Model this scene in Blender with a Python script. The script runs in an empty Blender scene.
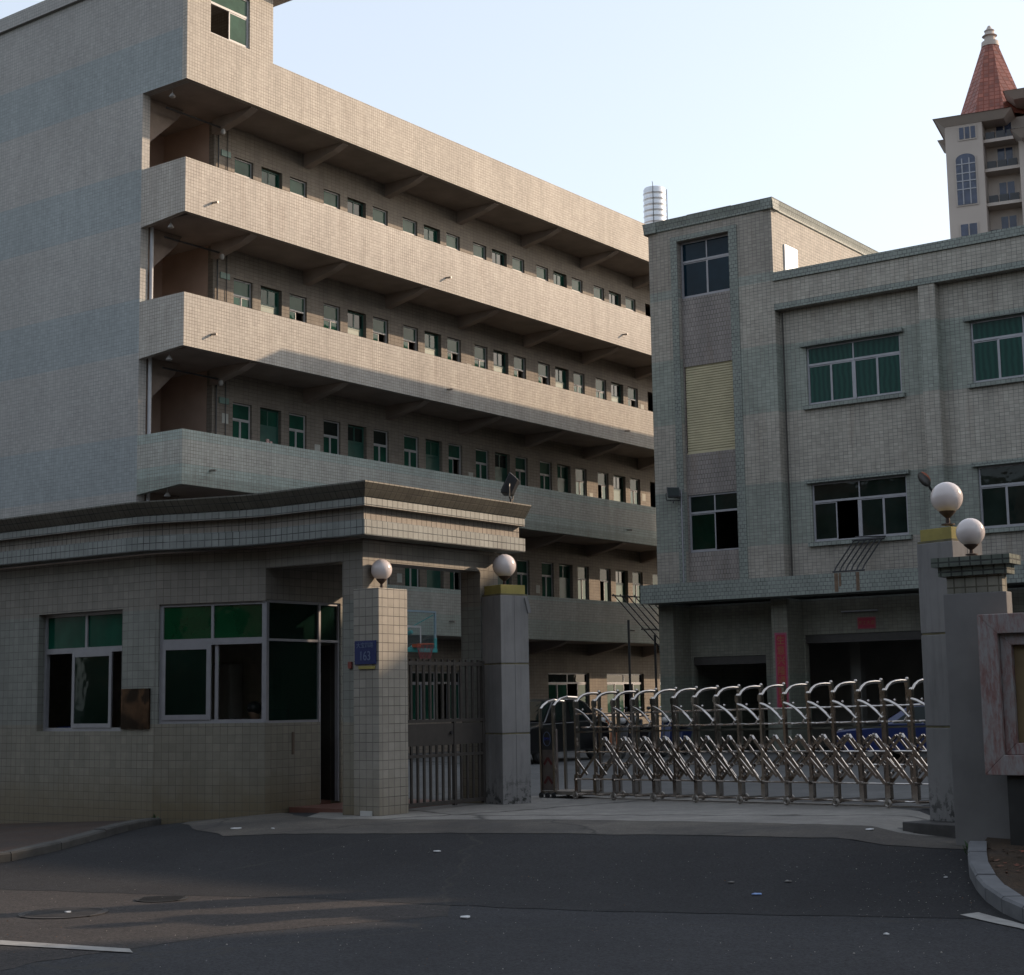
import bpy, math, random
from mathutils import Matrix, Vector
R = math.radians
random.seed(7)
scene = bpy.context.scene
col = scene.collection

# ------------------------------------------------------------------ camera
FPX, TILT, ROLL, CAMZ = 1607.6, R(7.622), R(-0.884), 1.42
cd = bpy.data.cameras.new("camera"); cam = bpy.data.objects.new("camera", cd); col.objects.link(cam)
cd.sensor_fit = 'HORIZONTAL'; cd.sensor_width = 36.0
cd.lens = 36.0 * FPX / 1024.0; cd.clip_start = 0.1; cd.clip_end = 6000
cam.matrix_world = Matrix.Translation((0, 0, CAMZ)) @ Matrix.Rotation(R(90) + TILT, 4, 'X') @ Matrix.Rotation(-ROLL * -1, 4, 'Z')
scene.camera = cam

# ------------------------------------------------------------------ light
SUN_AZ, SUN_EL = R(71.2), R(22.1)          # azimuth clockwise from +Y
world = bpy.data.worlds.new("World"); scene.world = world; world.use_nodes = True
wn = world.node_tree.nodes; wl = world.node_tree.links
bg = wn['Background']; sky = wn.new('ShaderNodeTexSky')
sky.sky_type = 'NISHITA'; sky.sun_disc = False; sky.sun_elevation = SUN_EL; sky.sun_rotation = SUN_AZ
sky.air_density = 1.0; sky.dust_density = 2.2; sky.ozone_density = 1.0; sky.altitude = 20
hz = wn.new('ShaderNodeHueSaturation'); hz.inputs['Saturation'].default_value = .62; hz.inputs['Value'].default_value = 1.0
wl.new(sky.outputs[0], hz.inputs['Color']); mxs = wn.new('ShaderNodeMix'); mxs.data_type = 'RGBA'; mxs.inputs[0].default_value = .60; mxs.inputs[7].default_value = (1.90, 2.12, 2.42, 1)
wl.new(hz.outputs[0], mxs.inputs[6]); wl.new(mxs.outputs[2], bg.inputs[0]); bg.inputs[1].default_value = 0.15
sd = bpy.data.lights.new("sun", 'SUN'); sun = bpy.data.objects.new("sun", sd); col.objects.link(sun)
sd.energy = 2.2; sd.angle = R(0.6); sd.color = (.90, .68, .48)
sdir = Vector((math.sin(SUN_AZ) * math.cos(SUN_EL), math.cos(SUN_AZ) * math.cos(SUN_EL), math.sin(SUN_EL)))
sun.rotation_euler = sdir.to_track_quat('Z', 'Y').to_euler()
sun.location = sdir * 80
scene.view_settings.view_transform = 'Standard'; scene.view_settings.look = 'None'
scene.view_settings.exposure = 1.30; scene.view_settings.gamma = 1.0
scene.render.engine = 'CYCLES'
scene.cycles.max_bounces = 6; scene.cycles.transparent_max_bounces = 10

# ------------------------------------------------------------------ node helpers
def new_mat(name):
    m = bpy.data.materials.new(name); m.use_nodes = True
    nt = m.node_tree; return m, nt, nt.nodes['Principled BSDF']
def N_(nt, t, **kw):
    n = nt.nodes.new(t)
    for k, v in kw.items(): setattr(n, k, v)
    return n
def mathn(nt, op, a, b=None, clamp=False):
    n = N_(nt, 'ShaderNodeMath', operation=op); n.use_clamp = clamp
    for i, x in enumerate((a, b)):
        if x is None: continue
        if isinstance(x, (int, float)): n.inputs[i].default_value = x
        else: nt.links.new(x, n.inputs[i])
    return n.outputs[0]
def mixc(nt, fac, a, b, blend='MIX'):
    n = N_(nt, 'ShaderNodeMix', data_type='RGBA', blend_type=blend)
    if isinstance(fac, (int, float)): n.inputs[0].default_value = fac
    else: nt.links.new(fac, n.inputs[0])
    for i, x in ((6, a), (7, b)):
        if isinstance(x, tuple): n.inputs[i].default_value = (*x[:3], 1)
        else: nt.links.new(x, n.inputs[i])
    return n.outputs[2]
def noise(nt, vec, scale, detail=4, rough=.55):
    n = N_(nt, 'ShaderNodeTexNoise'); n.inputs['Scale'].default_value = scale
    n.inputs['Detail'].default_value = detail; n.inputs['Roughness'].default_value = rough
    nt.links.new(vec, n.inputs['Vector']); return n.outputs['Fac']
def ramp(nt, fac, stops, interp='LINEAR'):
    n = N_(nt, 'ShaderNodeValToRGB'); cr = n.color_ramp; cr.interpolation = interp
    while len(cr.elements) < len(stops): cr.elements.new(.5)
    for e, (p, c) in zip(cr.elements, stops):
        e.position = p; e.color = (*c[:3], 1) if isinstance(c, tuple) else (c, c, c, 1)
    nt.links.new(fac, n.inputs[0]); return n.outputs[0]
def scalev(nt, vec, s):
    n = N_(nt, 'ShaderNodeMapping'); n.inputs['Scale'].default_value = s
    nt.links.new(vec, n.inputs['Vector']); return n.outputs[0]

def plain(name, c, rough=.6, metal=0.0, var=.12, scale=6, spec=.5, bump=0):
    m, nt, b = new_mat(name)
    tc = N_(nt, 'ShaderNodeTexCoord'); f = noise(nt, tc.outputs['Object'], scale)
    a = tuple(x * (1 - var) for x in c); d = tuple(min(1, x * (1 + var)) for x in c)
    nt.links.new(ramp(nt, f, [(.3, a), (.7, d)]), b.inputs['Base Color'])
    b.inputs['Roughness'].default_value = rough; b.inputs['Metallic'].default_value = metal
    b.inputs['Specular IOR Level'].default_value = spec
    if bump:
        bp = N_(nt, 'ShaderNodeBump'); bp.inputs['Strength'].default_value = bump; bp.inputs['Distance'].default_value = .01
        nt.links.new(f, bp.inputs['Height']); nt.links.new(bp.outputs[0], b.inputs['Normal'])
    return m

def tile_mat(name, bands, tw, th, grout=.008, gcol=(.07, .065, .06), zmax=22.0, stagger=0.0, dirt=.28, low_dirt=0.0, rough=.4, tint=.10, stain=None):
    """glazed ceramic tile, box mapped in object space; bands = [(z from, colour)]"""
    m, nt, b = new_mat(name)
    tc = N_(nt, 'ShaderNodeTexCoord'); so = N_(nt, 'ShaderNodeSeparateXYZ'); sn = N_(nt, 'ShaderNodeSeparateXYZ')
    nt.links.new(tc.outputs['Object'], so.inputs[0]); nt.links.new(tc.outputs['Normal'], sn.inputs[0])
    ax = mathn(nt, 'GREATER_THAN', mathn(nt, 'ABSOLUTE', sn.outputs[0]), .6)
    az = mathn(nt, 'GREATER_THAN', mathn(nt, 'ABSOLUTE', sn.outputs[2]), .75)
    u = mathn(nt, 'ADD', mathn(nt, 'MULTIPLY', ax, so.outputs[1]), mathn(nt, 'MULTIPLY', mathn(nt, 'SUBTRACT', 1, ax), so.outputs[0]))
    v = mathn(nt, 'ADD', mathn(nt, 'MULTIPLY', az, so.outputs[1]), mathn(nt, 'MULTIPLY', mathn(nt, 'SUBTRACT', 1, az), so.outputs[2]))
    cx = N_(nt, 'ShaderNodeCombineXYZ'); nt.links.new(u, cx.inputs[0]); nt.links.new(v, cx.inputs[1])
    br = N_(nt, 'ShaderNodeTexBrick'); br.offset = stagger; br.offset_frequency = 2; br.squash = 1
    nt.links.new(cx.outputs[0], br.inputs['Vector'])
    br.inputs['Scale'].default_value = 1; br.inputs['Brick Width'].default_value = tw; br.inputs['Row Height'].default_value = th
    br.inputs['Mortar Size'].default_value = grout; br.inputs['Mortar Smooth'].default_value = .15
    br.inputs['Color1'].default_value = (1 - tint, 1 - tint, 1 - tint, 1); br.inputs['Color2'].default_value = (1 + tint * .5,) * 3 + (1,)
    br.inputs['Mortar'].default_value = (1, 1, 1, 1)
    zf = mathn(nt, 'DIVIDE', so.outputs[2], zmax, clamp=True)
    if len(bands) == 1:
        base = mixc(nt, 0.0, bands[0][1], bands[0][1])
    else:
        base = ramp(nt, zf, [(max(0, z / zmax), c) for z, c in bands], 'CONSTANT')
    c = mixc(nt, 1.0, base, br.outputs['Color'], 'MULTIPLY')
    # uneven grime and vertical run marks
    g1 = ramp(nt, noise(nt, scalev(nt, tc.outputs['Object'], (1.3, 1.3, .22)), 1.6, 6, .65), [(.30, 1 - dirt), (.62, 1.0)])
    g2 = ramp(nt, noise(nt, tc.outputs['Object'], .35, 3), [(.3, .90), (.7, 1.05)])
    g3 = ramp(nt, noise(nt, scalev(nt, tc.outputs['Object'], (4, 4, 11)), 1.2, 2), [(.3, .93), (.7, 1.04)])
    c = mixc(nt, 1.0, c, g1, 'MULTIPLY'); c = mixc(nt, 1.0, c, g2, 'MULTIPLY'); c = mixc(nt, 1.0, c, g3, 'MULTIPLY')
    if low_dirt:
        lz = mathn(nt, 'SUBTRACT', mathn(nt, 'ADD', so.outputs[2], mathn(nt, 'MULTIPLY', noise(nt, tc.outputs['Object'], 2.2, 5), .7)), .35)
        lf = ramp(nt, lz, [(.0, low_dirt), (.55, 0.0)])
        c = mixc(nt, lf, c, (.13, .10, .055))
    if stain:
        c = mixc(nt, ramp(nt, noise(nt, scalev(nt, tc.outputs['Object'], (2.6, 2.6, .35)), 1.1, 4), [(.56, 0.0), (.74, stain)]), c, (.16, .11, .08))
    gv = mathn(nt, 'MULTIPLY', br.outputs['Fac'], ramp(nt, noise(nt, tc.outputs['Object'], 2.3, 4, .7), [(.32, .35), (.62, 1.0)]))
    c = mixc(nt, gv, c, gcol)
    nt.links.new(c, b.inputs['Base Color'])
    b.inputs['Specular IOR Level'].default_value = .3 if rough > .5 else .5
    rr = ramp(nt, br.outputs['Fac'], [(0, rough), (1, .9)]); nt.links.new(rr, b.inputs['Roughness'])
    bp = N_(nt, 'ShaderNodeBump'); bp.inputs['Strength'].default_value = .5; bp.inputs['Distance'].default_value = .004
    nt.links.new(mathn(nt, 'SUBTRACT', 1, br.outputs['Fac']), bp.inputs['Height']); nt.links.new(bp.outputs[0], b.inputs['Normal'])
    return m

def glass_mat(name, c, alpha, rough=.03, wav=.02, curtain=None, ior=1.45):
    """tinted window glass: coloured body, mirror-like coat, part see-through"""
    m, nt, b = new_mat(name)
    tc = N_(nt, 'ShaderNodeTexCoord')
    if curtain:
        s = N_(nt, 'ShaderNodeTexWave'); s.wave_type = 'BANDS'; s.bands_direction = 'Y'
        s.inputs['Scale'].default_value = 2.2; s.inputs['Distortion'].default_value = 3.5; s.inputs['Detail'].default_value = 2
        nt.links.new(tc.outputs['Object'], s.inputs['Vector'])
        nt.links.new(mixc(nt, s.outputs['Fac'], c, curtain), b.inputs['Base Color'])
    else:
        f = noise(nt, tc.outputs['Object'], 1.3)
        nt.links.new(ramp(nt, f, [(.3, tuple(x * .6 for x in c)), (.7, tuple(x * 1.3 for x in c))]), b.inputs['Base Color'])
    b.inputs['Roughness'].default_value = rough; b.inputs['IOR'].default_value = ior
    n2 = noise(nt, tc.outputs['Object'], 2.5, 2)
    bp = N_(nt, 'ShaderNodeBump'); bp.inputs['Strength'].default_value = wav * 10; bp.inputs['Distance'].default_value = .01
    nt.links.new(n2, bp.inputs['Height']); nt.links.new(bp.outputs[0], b.inputs['Normal'])
    if alpha < 1:
        tr = N_(nt, 'ShaderNodeBsdfTransparent'); tr.inputs[0].default_value = (.35, .62, .50, 1)
        mx = N_(nt, 'ShaderNodeMixShader'); mx.inputs[0].default_value = alpha
        out = nt.nodes['Material Output']
        nt.links.new(tr.outputs[0], mx.inputs[1]); nt.links.new(b.outputs[0], mx.inputs[2]); nt.links.new(mx.outputs[0], out.inputs[0])
    return m

# ------------------------------------------------------------------ mesh helpers
def place(x, y, z=0, az=None, rot=None):
    a = rot if rot is not None else (math.pi / 2 - R(az) if az is not None else 0)
    return Matrix.Translation((x, y, z)) @ Matrix.Rotation(a, 4, 'Z')
class MB:
    def __init__(s, M=None): s.v = []; s.f = []; s.mi = []; s.M = M or Matrix.Identity(4); s.cur = 0
    def add(s, vs, fs, M=None):
        o = len(s.v); T = s.M @ M if M else s.M
        s.v += [tuple(T @ Vector(p)) for p in vs]; s.f += [tuple(i + o for i in f) for f in fs]; s.mi += [s.cur] * len(fs); return s
    def box(s, x0, x1, y0, y1, z0, z1, M=None):
        x0, x1 = sorted((x0, x1)); y0, y1 = sorted((y0, y1)); z0, z1 = sorted((z0, z1))
        return s.add([(x0, y0, z0), (x1, y0, z0), (x1, y1, z0), (x0, y1, z0), (x0, y0, z1), (x1, y0, z1), (x1, y1, z1), (x0, y1, z1)],
                     [(0, 3, 2, 1), (4, 5, 6, 7), (0, 1, 5, 4), (1, 2, 6, 5), (2, 3, 7, 6), (3, 0, 4, 7)], M)
    def prism(s, pts, z0, z1, M=None):
        n = len(pts)
        if sum(pts[i][0] * pts[(i + 1) % n][1] - pts[(i + 1) % n][0] * pts[i][1] for i in range(n)) < 0: pts = pts[::-1]
        v = [(x, y, z0) for x, y in pts] + [(x, y, z1) for x, y in pts]
        return s.add(v, [tuple(range(n))[::-1], tuple(range(n, 2 * n))] + [(i, (i + 1) % n, n + (i + 1) % n, n + i) for i in range(n)], M)
    def xprism(s, prof, x0, x1, M=None):           # profile (y,z) extruded along x
        n = len(prof)
        if sum(prof[i][0] * prof[(i + 1) % n][1] - prof[(i + 1) % n][0] * prof[i][1] for i in range(n)) < 0: prof = prof[::-1]
        v = [(x0, y, z) for y, z in prof] + [(x1, y, z) for y, z in prof]
        return s.add(v, [tuple(range(n))[::-1], tuple(range(n, 2 * n))] + [(i, (i + 1) % n, n + (i + 1) % n, n + i) for i in range(n)], M)
    def yprism(s, prof, y0, y1, M=None):           # profile (x,z) extruded along y
        return s.xprism([(x, z) for x, z in prof], -y1, -y0, (M or Matrix.Identity(4)) @ Matrix(((0, 1, 0, 0), (-1, 0, 0, 0), (0, 0, 1, 0), (0, 0, 0, 1))))
    def tube(s, pts, r, n=8, r2=None, closed=False, M=None):
        P = [Vector(p) for p in pts]; vs = []; up = None
        for i, p in enumerate(P):
            a = P[(i - 1) % len(P)] if (closed or i > 0) else p; b = P[(i + 1) % len(P)] if (closed or i < len(P) - 1) else p
            t = (b - a).normalized()
            if up is None:
                up = Vector((0, 0, 1)) if abs(t.z) < .9 else Vector((1, 0, 0))
            x = t.cross(up).normalized(); y = x.cross(t).normalized(); up = y
            rr = r if r2 is None else r + (r2 - r) * i / (len(P) - 1)
            vs += [tuple(p + x * rr * math.cos(2 * math.pi * k / n) + y * rr * math.sin(2 * math.pi * k / n)) for k in range(n)]
        fs = []; m = len(P)
        for i in range(m if closed else m - 1):
            j = (i + 1) % m
            fs += [(i * n + k, j * n + k, j * n + (k + 1) % n, i * n + (k + 1) % n)[::-1] for k in range(n)]
        if not closed: fs += [tuple(range(n)), tuple(range((m - 1) * n, m * n))[::-1]]
        return s.add(vs, fs, M)
    def bar(s, a, b, w, t, side=(0, 1, 0), M=None):  # flat bar from a to b, thickness t along 'side', width w
        a = Vector(a); b = Vector(b); d = (b - a).normalized(); sd_ = Vector(side).normalized(); u = d.cross(sd_).normalized() * w / 2; q = sd_ * t / 2
        vs = [tuple(p + x * u + y * q) for p in (a, b) for x, y in ((-1, -1), (1, -1), (1, 1), (-1, 1))]
        return s.add(vs, [(0, 1, 2, 3), (7, 6, 5, 4), (0, 4, 5, 1), (1, 5, 6, 2), (2, 6, 7, 3), (3, 7, 4, 0)], M)
    def lathe(s, prof, c=(0, 0, 0), n=24, M=None):
        vs = []; fs = []
        for r, z in prof: vs += [(c[0] + r * math.cos(2 * math.pi * k / n), c[1] + r * math.sin(2 * math.pi * k / n), c[2] + z) for k in range(n)]
        for i in range(len(prof) - 1): fs += [(i * n + k, i * n + (k + 1) % n, (i + 1) * n + (k + 1) % n, (i + 1) * n + k) for k in range(n)]
        fs += [tuple(range(n))[::-1], tuple(range((len(prof) - 1) * n, len(prof) * n))]
        return s.add(vs, fs, M)
    def sphere(s, c, r, n=24, sc=(1, 1, 1), M=None):
        k = n // 2; pr = [(max(1e-4, r * math.sin(math.pi * i / k)), -r * math.cos(math.pi * i / k)) for i in range(k + 1)]
        T = Matrix.Translation(c) @ Matrix.Diagonal((*sc, 1)); return s.lathe(pr, (0, 0, 0), n, (M @ T) if M else T)
    def torus(s, c, R_, r, axis='y', n=20, k=8, M=None):
        pts = []
        for i in range(n):
            a = 2 * math.pi * i / n
            pts.append((c[0] + R_ * math.cos(a), c[1], c[2] + R_ * math.sin(a)) if axis == 'y' else ((c[0], c[1] + R_ * math.cos(a), c[2] + R_ * math.sin(a)) if axis == 'x' else (c[0] + R_ * math.cos(a), c[1] + R_ * math.sin(a), c[2])))
        return s.tube(pts, r, k, closed=True, M=M)
    def sheet(s, pts): return s.add(pts, [tuple(range(len(pts)))])
    def build(s, name, mats, parent=None, M=None, smooth=False, bevel=0, label=None):
        me = bpy.data.meshes.new(name); me.from_pydata(s.v, [], s.f)
        mats = mats if isinstance(mats, (list, tuple)) else [mats]
        for m in mats: me.materials.append(m)
        for p, i in zip(me.polygons, s.mi): p.material_index = i; p.use_smooth = smooth
        me.validate(); me.update()
        if smooth:
            try: me.set_sharp_from_angle(angle=R(40))
            except Exception: pass
        o = bpy.data.objects.new(name, me); col.objects.link(o)
        if parent is not None: o.parent = parent
        if M is not None: o.matrix_local = M
        if bevel:
            b = o.modifiers.new('bevel', 'BEVEL'); b.width = bevel; b.segments = 2; b.limit_method = 'ANGLE'; b.angle_limit = R(50)
        if label: o['label'] = label
        return o
def empty(name, label, cat, M=None, group=None):
    o = bpy.data.objects.new(name, None); col.objects.link(o); o.empty_display_size = .2
    if M is not None: o.matrix_world = M
    o['label'] = label; o['category'] = cat
    if group: o['group'] = group
    return o
def tag(o, label, cat, group=None):
    o['label'] = label; o['category'] = cat
    if group: o['group'] = group
    return o
def structure(o): o['kind'] = 'structure'; return o
def copy_tree(o, parent=None):
    c = o.copy(); col.objects.link(c)
    if parent is not None: c.parent = parent
    for ch in [x for x in bpy.data.objects if x.parent == o]: copy_tree(ch, c)
    return c
def wall_holes(mb, u0, u1, z0, z1, d0, d1, holes, M=None):
    """a wall in wall space (u along, d depth) with rectangular openings"""
    zs = sorted({z0, z1} | {min(max(h[k], z0), z1) for h in holes for k in (2, 3)})
    for a, b in zip(zs, zs[1:]):
        if b - a < 1e-5: continue
        zc = (a + b) / 2; cuts = sorted((max(h[0], u0), min(h[1], u1)) for h in holes if h[2] < zc < h[3] and h[1] > u0 and h[0] < u1)
        x = u0
        for p, q in cuts:
            if p > x + 1e-5: mb.box(x, p, d0, d1, a, b, M)
            x = max(x, q)
        if x < u1 - 1e-5: mb.box(x, u1, d0, d1, a, b, M)
def window(par, W, u0, u1, z0, z1, d, cols=2, transom=None, upcols=None, f=.045, frame=None, pane=None, open_cols=(), sash_offset=True, name='window', label=None, pane2=None):
    """aluminium window: frame with mullions as the part, panes as its sub-part"""
    fr = MB(W); dp = .05
    fr.box(u0, u1, d, d + dp, z0, z0 + f).box(u0, u1, d, d + dp, z1 - f, z1).box(u0, u0 + f, d + .001, d + dp - .001, z0 + f, z1 - f).box(u1 - f, u1, d + .001, d + dp - .001, z0 + f, z1 - f)
    pn = MB(W); zt = transom if transom else z1
    if transom:
        fr.box(u0 + f, u1 - f, d - .006, d + dp + .006, transom - f * .6, transom + f * .6)
        uc = upcols or cols
        for i in range(uc + 1):
            if 0 < i < uc: x = u0 + (u1 - u0) * i / uc; fr.box(x - f * .4, x + f * .4, d + .002, d + dp - .002, transom + f * .6, z1 - f)
        pn.box(u0 + f * .6, u1 - f * .6, d + .022, d + .028, transom, z1 - f * .6)
    top = zt - f * .6 if transom else z1 - f
    for i in range(cols):
        a = u0 + f * .5 + (u1 - u0 - f) * i / cols; b = u0 + f * .5 + (u1 - u0 - f) * (i + 1) / cols
        if i in open_cols: continue
        dd = d + (.004 if i % 2 else .020)
        e = f * .7
        fr.box(a, a + e, dd, dd + .02, z0 + f, top).box(b - e, b, dd, dd + .02, z0 + f, top)
        fr.box(a + e, b - e, dd + .001, dd + .019, z0 + f, z0 + f + e).box(a + e, b - e, dd + .001, dd + .019, top - e, top)
        if pane2: pn.cur = 1
        pn.box(a + e * .5, b - e * .5, dd + .007, dd + .013, z0 + f + e * .5, top - e * .5)
        pn.cur = 0
    o = fr.build(name, frame or ALU, par, label=label)
    pn.build('pane', [pane or GLASS_GREEN, pane2] if pane2 else (pane or GLASS_GREEN), o)
    return o
def text_mesh(name, body, size, mat, parent, M, depth=.002, xs=1):
    cu = bpy.data.curves.new(name, 'FONT'); cu.body = body; cu.size = size; cu.extrude = depth; cu.align_x = 'CENTER'; cu.align_y = 'CENTER'
    t = bpy.data.objects.new(name, cu); col.objects.link(t); bpy.context.view_layer.update()
    me = bpy.data.meshes.new_from_object(t.evaluated_get(bpy.context.evaluated_depsgraph_get()))
    bpy.data.objects.remove(t); me.materials.clear(); me.materials.append(mat)
    o = bpy.data.objects.new(name, me); col.objects.link(o); o.parent = parent; o.matrix_local = M @ Matrix.Diagonal((xs, 1, 1, 1)); return o
UPRIGHT = Matrix.Rotation(R(90), 4, 'X')          # text plane facing local -Y

# ------------------------------------------------------------------ materials
BEIGE = (.44, .39, .33); GREEN = (.31, .345, .31)
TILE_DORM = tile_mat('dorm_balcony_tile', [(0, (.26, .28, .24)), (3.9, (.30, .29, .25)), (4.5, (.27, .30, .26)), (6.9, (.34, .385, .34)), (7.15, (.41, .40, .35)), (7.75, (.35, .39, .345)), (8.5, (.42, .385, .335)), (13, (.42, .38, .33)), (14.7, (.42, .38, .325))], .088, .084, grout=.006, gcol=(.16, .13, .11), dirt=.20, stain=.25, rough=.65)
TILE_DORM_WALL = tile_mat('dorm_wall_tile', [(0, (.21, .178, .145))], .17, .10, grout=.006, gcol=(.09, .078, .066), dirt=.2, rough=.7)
TILE_END = tile_mat('dorm_end_tile', [(0, (.335, .318, .29)), (3.3, (.278, .296, .29)), (4.7, (.33, .313, .288)), (6.7, (.278, .296, .29)), (8.06, (.33, .313, .288)), (10.1, (.278, .296, .29)), (11.43, (.33, .313, .288)), (13.45, (.272, .292, .287)), (14.83, (.33, .31, .285)), (16.84, (.268, .289, .284)), (18.2, (.32, .303, .28))], .095, .09, grout=.005, gcol=(.15, .15, .15), dirt=.10, rough=.6)
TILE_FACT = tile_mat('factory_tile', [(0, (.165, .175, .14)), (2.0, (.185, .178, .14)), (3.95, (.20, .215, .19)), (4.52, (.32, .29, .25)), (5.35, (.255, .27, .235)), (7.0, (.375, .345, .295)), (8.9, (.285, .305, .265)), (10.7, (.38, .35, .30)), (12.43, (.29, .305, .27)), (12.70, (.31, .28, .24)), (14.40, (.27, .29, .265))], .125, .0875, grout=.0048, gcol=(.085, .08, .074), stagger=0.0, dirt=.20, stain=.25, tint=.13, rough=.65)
TILE_INFILL = tile_mat('factory_infill_tile', [(0, (.26, .225, .205))], .0875, .125, grout=.006, gcol=(.05, .043, .04), stagger=.5, dirt=.35, stain=.6)
TILE_GREEN = tile_mat('factory_green_tile', [(0, (.235, .255, .228))], .125, .10, grout=.007, gcol=(.055, .055, .055), stagger=.5, dirt=.2, rough=.6)
TILE_GUARD = tile_mat('guardhouse_tile', [(0, (.215, .198, .158)), (1.19, (.198, .203, .18)), (2.80, (.21, .19, .162))], .115, .115, grout=.0036, gcol=(.075, .068, .060), zmax=6, dirt=.24, low_dirt=.75, tint=.13)
TILE_CORNICE = tile_mat('cornice_tile', [(0, (.24, .255, .24)), (3.822, (.24, .205, .17)), (4.002, (.25, .26, .24)), (4.125, (.13, .12, .095))], .105, .098, grout=.006, gcol=(.035, .034, .032), zmax=6, dirt=.35, tint=.10)
TILE_PILLAR = tile_mat('pillar_tile', [(0, (.30, .275, .235))], .115, .117, grout=.0048, gcol=(.075, .068, .06), dirt=.22, low_dirt=.45, tint=.13)
SOFFIT = plain('painted_soffit', (.26, .215, .185), .9, var=.18, scale=1.2)
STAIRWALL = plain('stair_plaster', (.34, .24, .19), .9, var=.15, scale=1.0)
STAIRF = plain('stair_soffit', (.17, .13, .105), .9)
CONC_IN = plain('interior_plaster', (.22, .21, .19), .9, var=.15, scale=1.0)
ALU = plain('window_aluminium', (.27, .265, .28), .45, .3, var=.08)
ALU_DARK = plain('dark_aluminium', (.16, .17, .16), .5, .3, var=.1)
WHITE_FR = plain('white_frame', (.36, .35, .34), .5, var=.06)
GLASS_GREEN = glass_mat('green_glass', (.012, .055, .036), 1.0, ior=1.25)
GLASS_CURT = glass_mat('green_curtain_glass', (.008, .035, .028), 1.0, curtain=(.013, .055, .043), ior=1.18)
GLASS_SUNLIT = glass_mat('sunlit_green_glass', (.04, .085, .058), 1.0, rough=.10, ior=1.18)  # green glass painted paler for panes that catch sun and sky
GLASS_NAVY = glass_mat('navy_glass', (.006, .018, .028), 1.0, ior=1.22)
GLASS_DARK = glass_mat('dark_glass', (.010, .016, .014), 1.0, ior=1.28)
GLASS_SEE = glass_mat('see_through_glass', (.008, .022, .015), .48)
GLASS_EMER = glass_mat('emerald_glass', (.004, .060, .036), 1.0, rough=.15, ior=1.18)
STEEL = plain('stainless_steel', (.46, .42, .385), .13, 1.0, var=.10, scale=14)
STEEL_DULL = plain('dull_steel', (.30, .275, .25), .42, .85, var=.15, scale=9)
GATE_DARK = plain('gate_bronze_steel', (.034, .029, .025), .55, .0, var=.2, scale=8)
BLACK = plain('black_paint', (.018, .018, .02), .45, var=.2)
RUBBER = plain('rubber', (.02, .02, .02), .8, var=.2)
RUSTY = plain('rusty_iron', (.055, .035, .028), .75, .3, var=.35, scale=12)
GLOBE = plain('opal_globe', (.62, .55, .53), .18, var=.03, scale=2, spec=.6)
YELLOW = plain('faded_yellow_paint', (.26, .215, .06), .8, var=.18, scale=5)
GREY_PILLAR = plain('grey_pillar_plaster', (.19, .184, .18), .85, var=.16, scale=1.6, bump=.25)
def add_low_dirt(m, top=.5, amt=.9):
    nt = m.node_tree; b = nt.nodes['Principled BSDF']; src = b.inputs['Base Color'].links[0].from_socket
    tc = N_(nt, 'ShaderNodeTexCoord'); so = N_(nt, 'ShaderNodeSeparateXYZ'); nt.links.new(tc.outputs['Object'], so.inputs[0])
    f = mathn(nt, 'MULTIPLY', ramp(nt, noise(nt, tc.outputs['Object'], 9, 6, .75), [(.50, 0.0), (.58, amt)]), ramp(nt, so.outputs[2], [(.05, 1.0), (top, 0.0)]))
    g = ramp(nt, noise(nt, scalev(nt, tc.outputs['Object'], (5, 5, .5)), 2.0, 5, .7), [(.5, 0.0), (.8, .45)])
    c = mixc(nt, g, src, (.05, .048, .045)); c = mixc(nt, f, c, (.018, .018, .016)); nt.links.new(c, b.inputs['Base Color'])
add_low_dirt(GREY_PILLAR)
GREY_WALL = plain('grey_wall_plaster', (.152, .147, .144), .9, var=.13, scale=2.0, bump=.3)
JOINT = plain('joint_moss', (.12, .105, .06), .9, var=.3)
RED = plain('red_paper', (.25, .010, .03), .6, var=.12)
GOLD = plain('gold_print', (.22, .10, .035), .5, .2, var=.1)
lit_paper = plain('notice_paper', (.36, .36, .32), .8)
BLUE_SIGN = plain('blue_enamel', (.006, .014, .085), .5, var=.08)
SIGN_WHITE = plain('sign_lettering', (.10, .13, .21), .5, var=.08)
SHUTTER = plain('cream_shutter', (.42, .37, .24), .6, .0, var=.10, scale=2)
SUN_GLINT = plain('sun_glint_white', (.80, .79, .77), .3, var=.03)

# ------------------------------------------------------------------ ground
def ss(a, b, x): t = min(1, max(0, (x - a) / (b - a))); return t * t * (3 - 2 * t)
def lerp(xs, ys, x):
    if x <= xs[0]: return ys[0]
    for i in range(len(xs) - 1):
        if x <= xs[i + 1]: return ys[i] + (ys[i + 1] - ys[i]) * (x - xs[i]) / (xs[i + 1] - xs[i])
    return ys[-1]
def gh(x, y):
    p = .891 * x - .454 * y; q = -.454 * x - .891 * y
    G = lerp([-20, -18.5, -14.9, -13.2, -11.1, -10.2, -4.55, -4.15, -3.0, 0], [-.37, -.37, -.2, -.04, 0, 0, .075, .0, -.03, -.05], p)
    G *= 1 - ss(20.5, 27, -q)
    return G + (-.33 - G) * ss(-17.4, -13.0, q)

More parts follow.
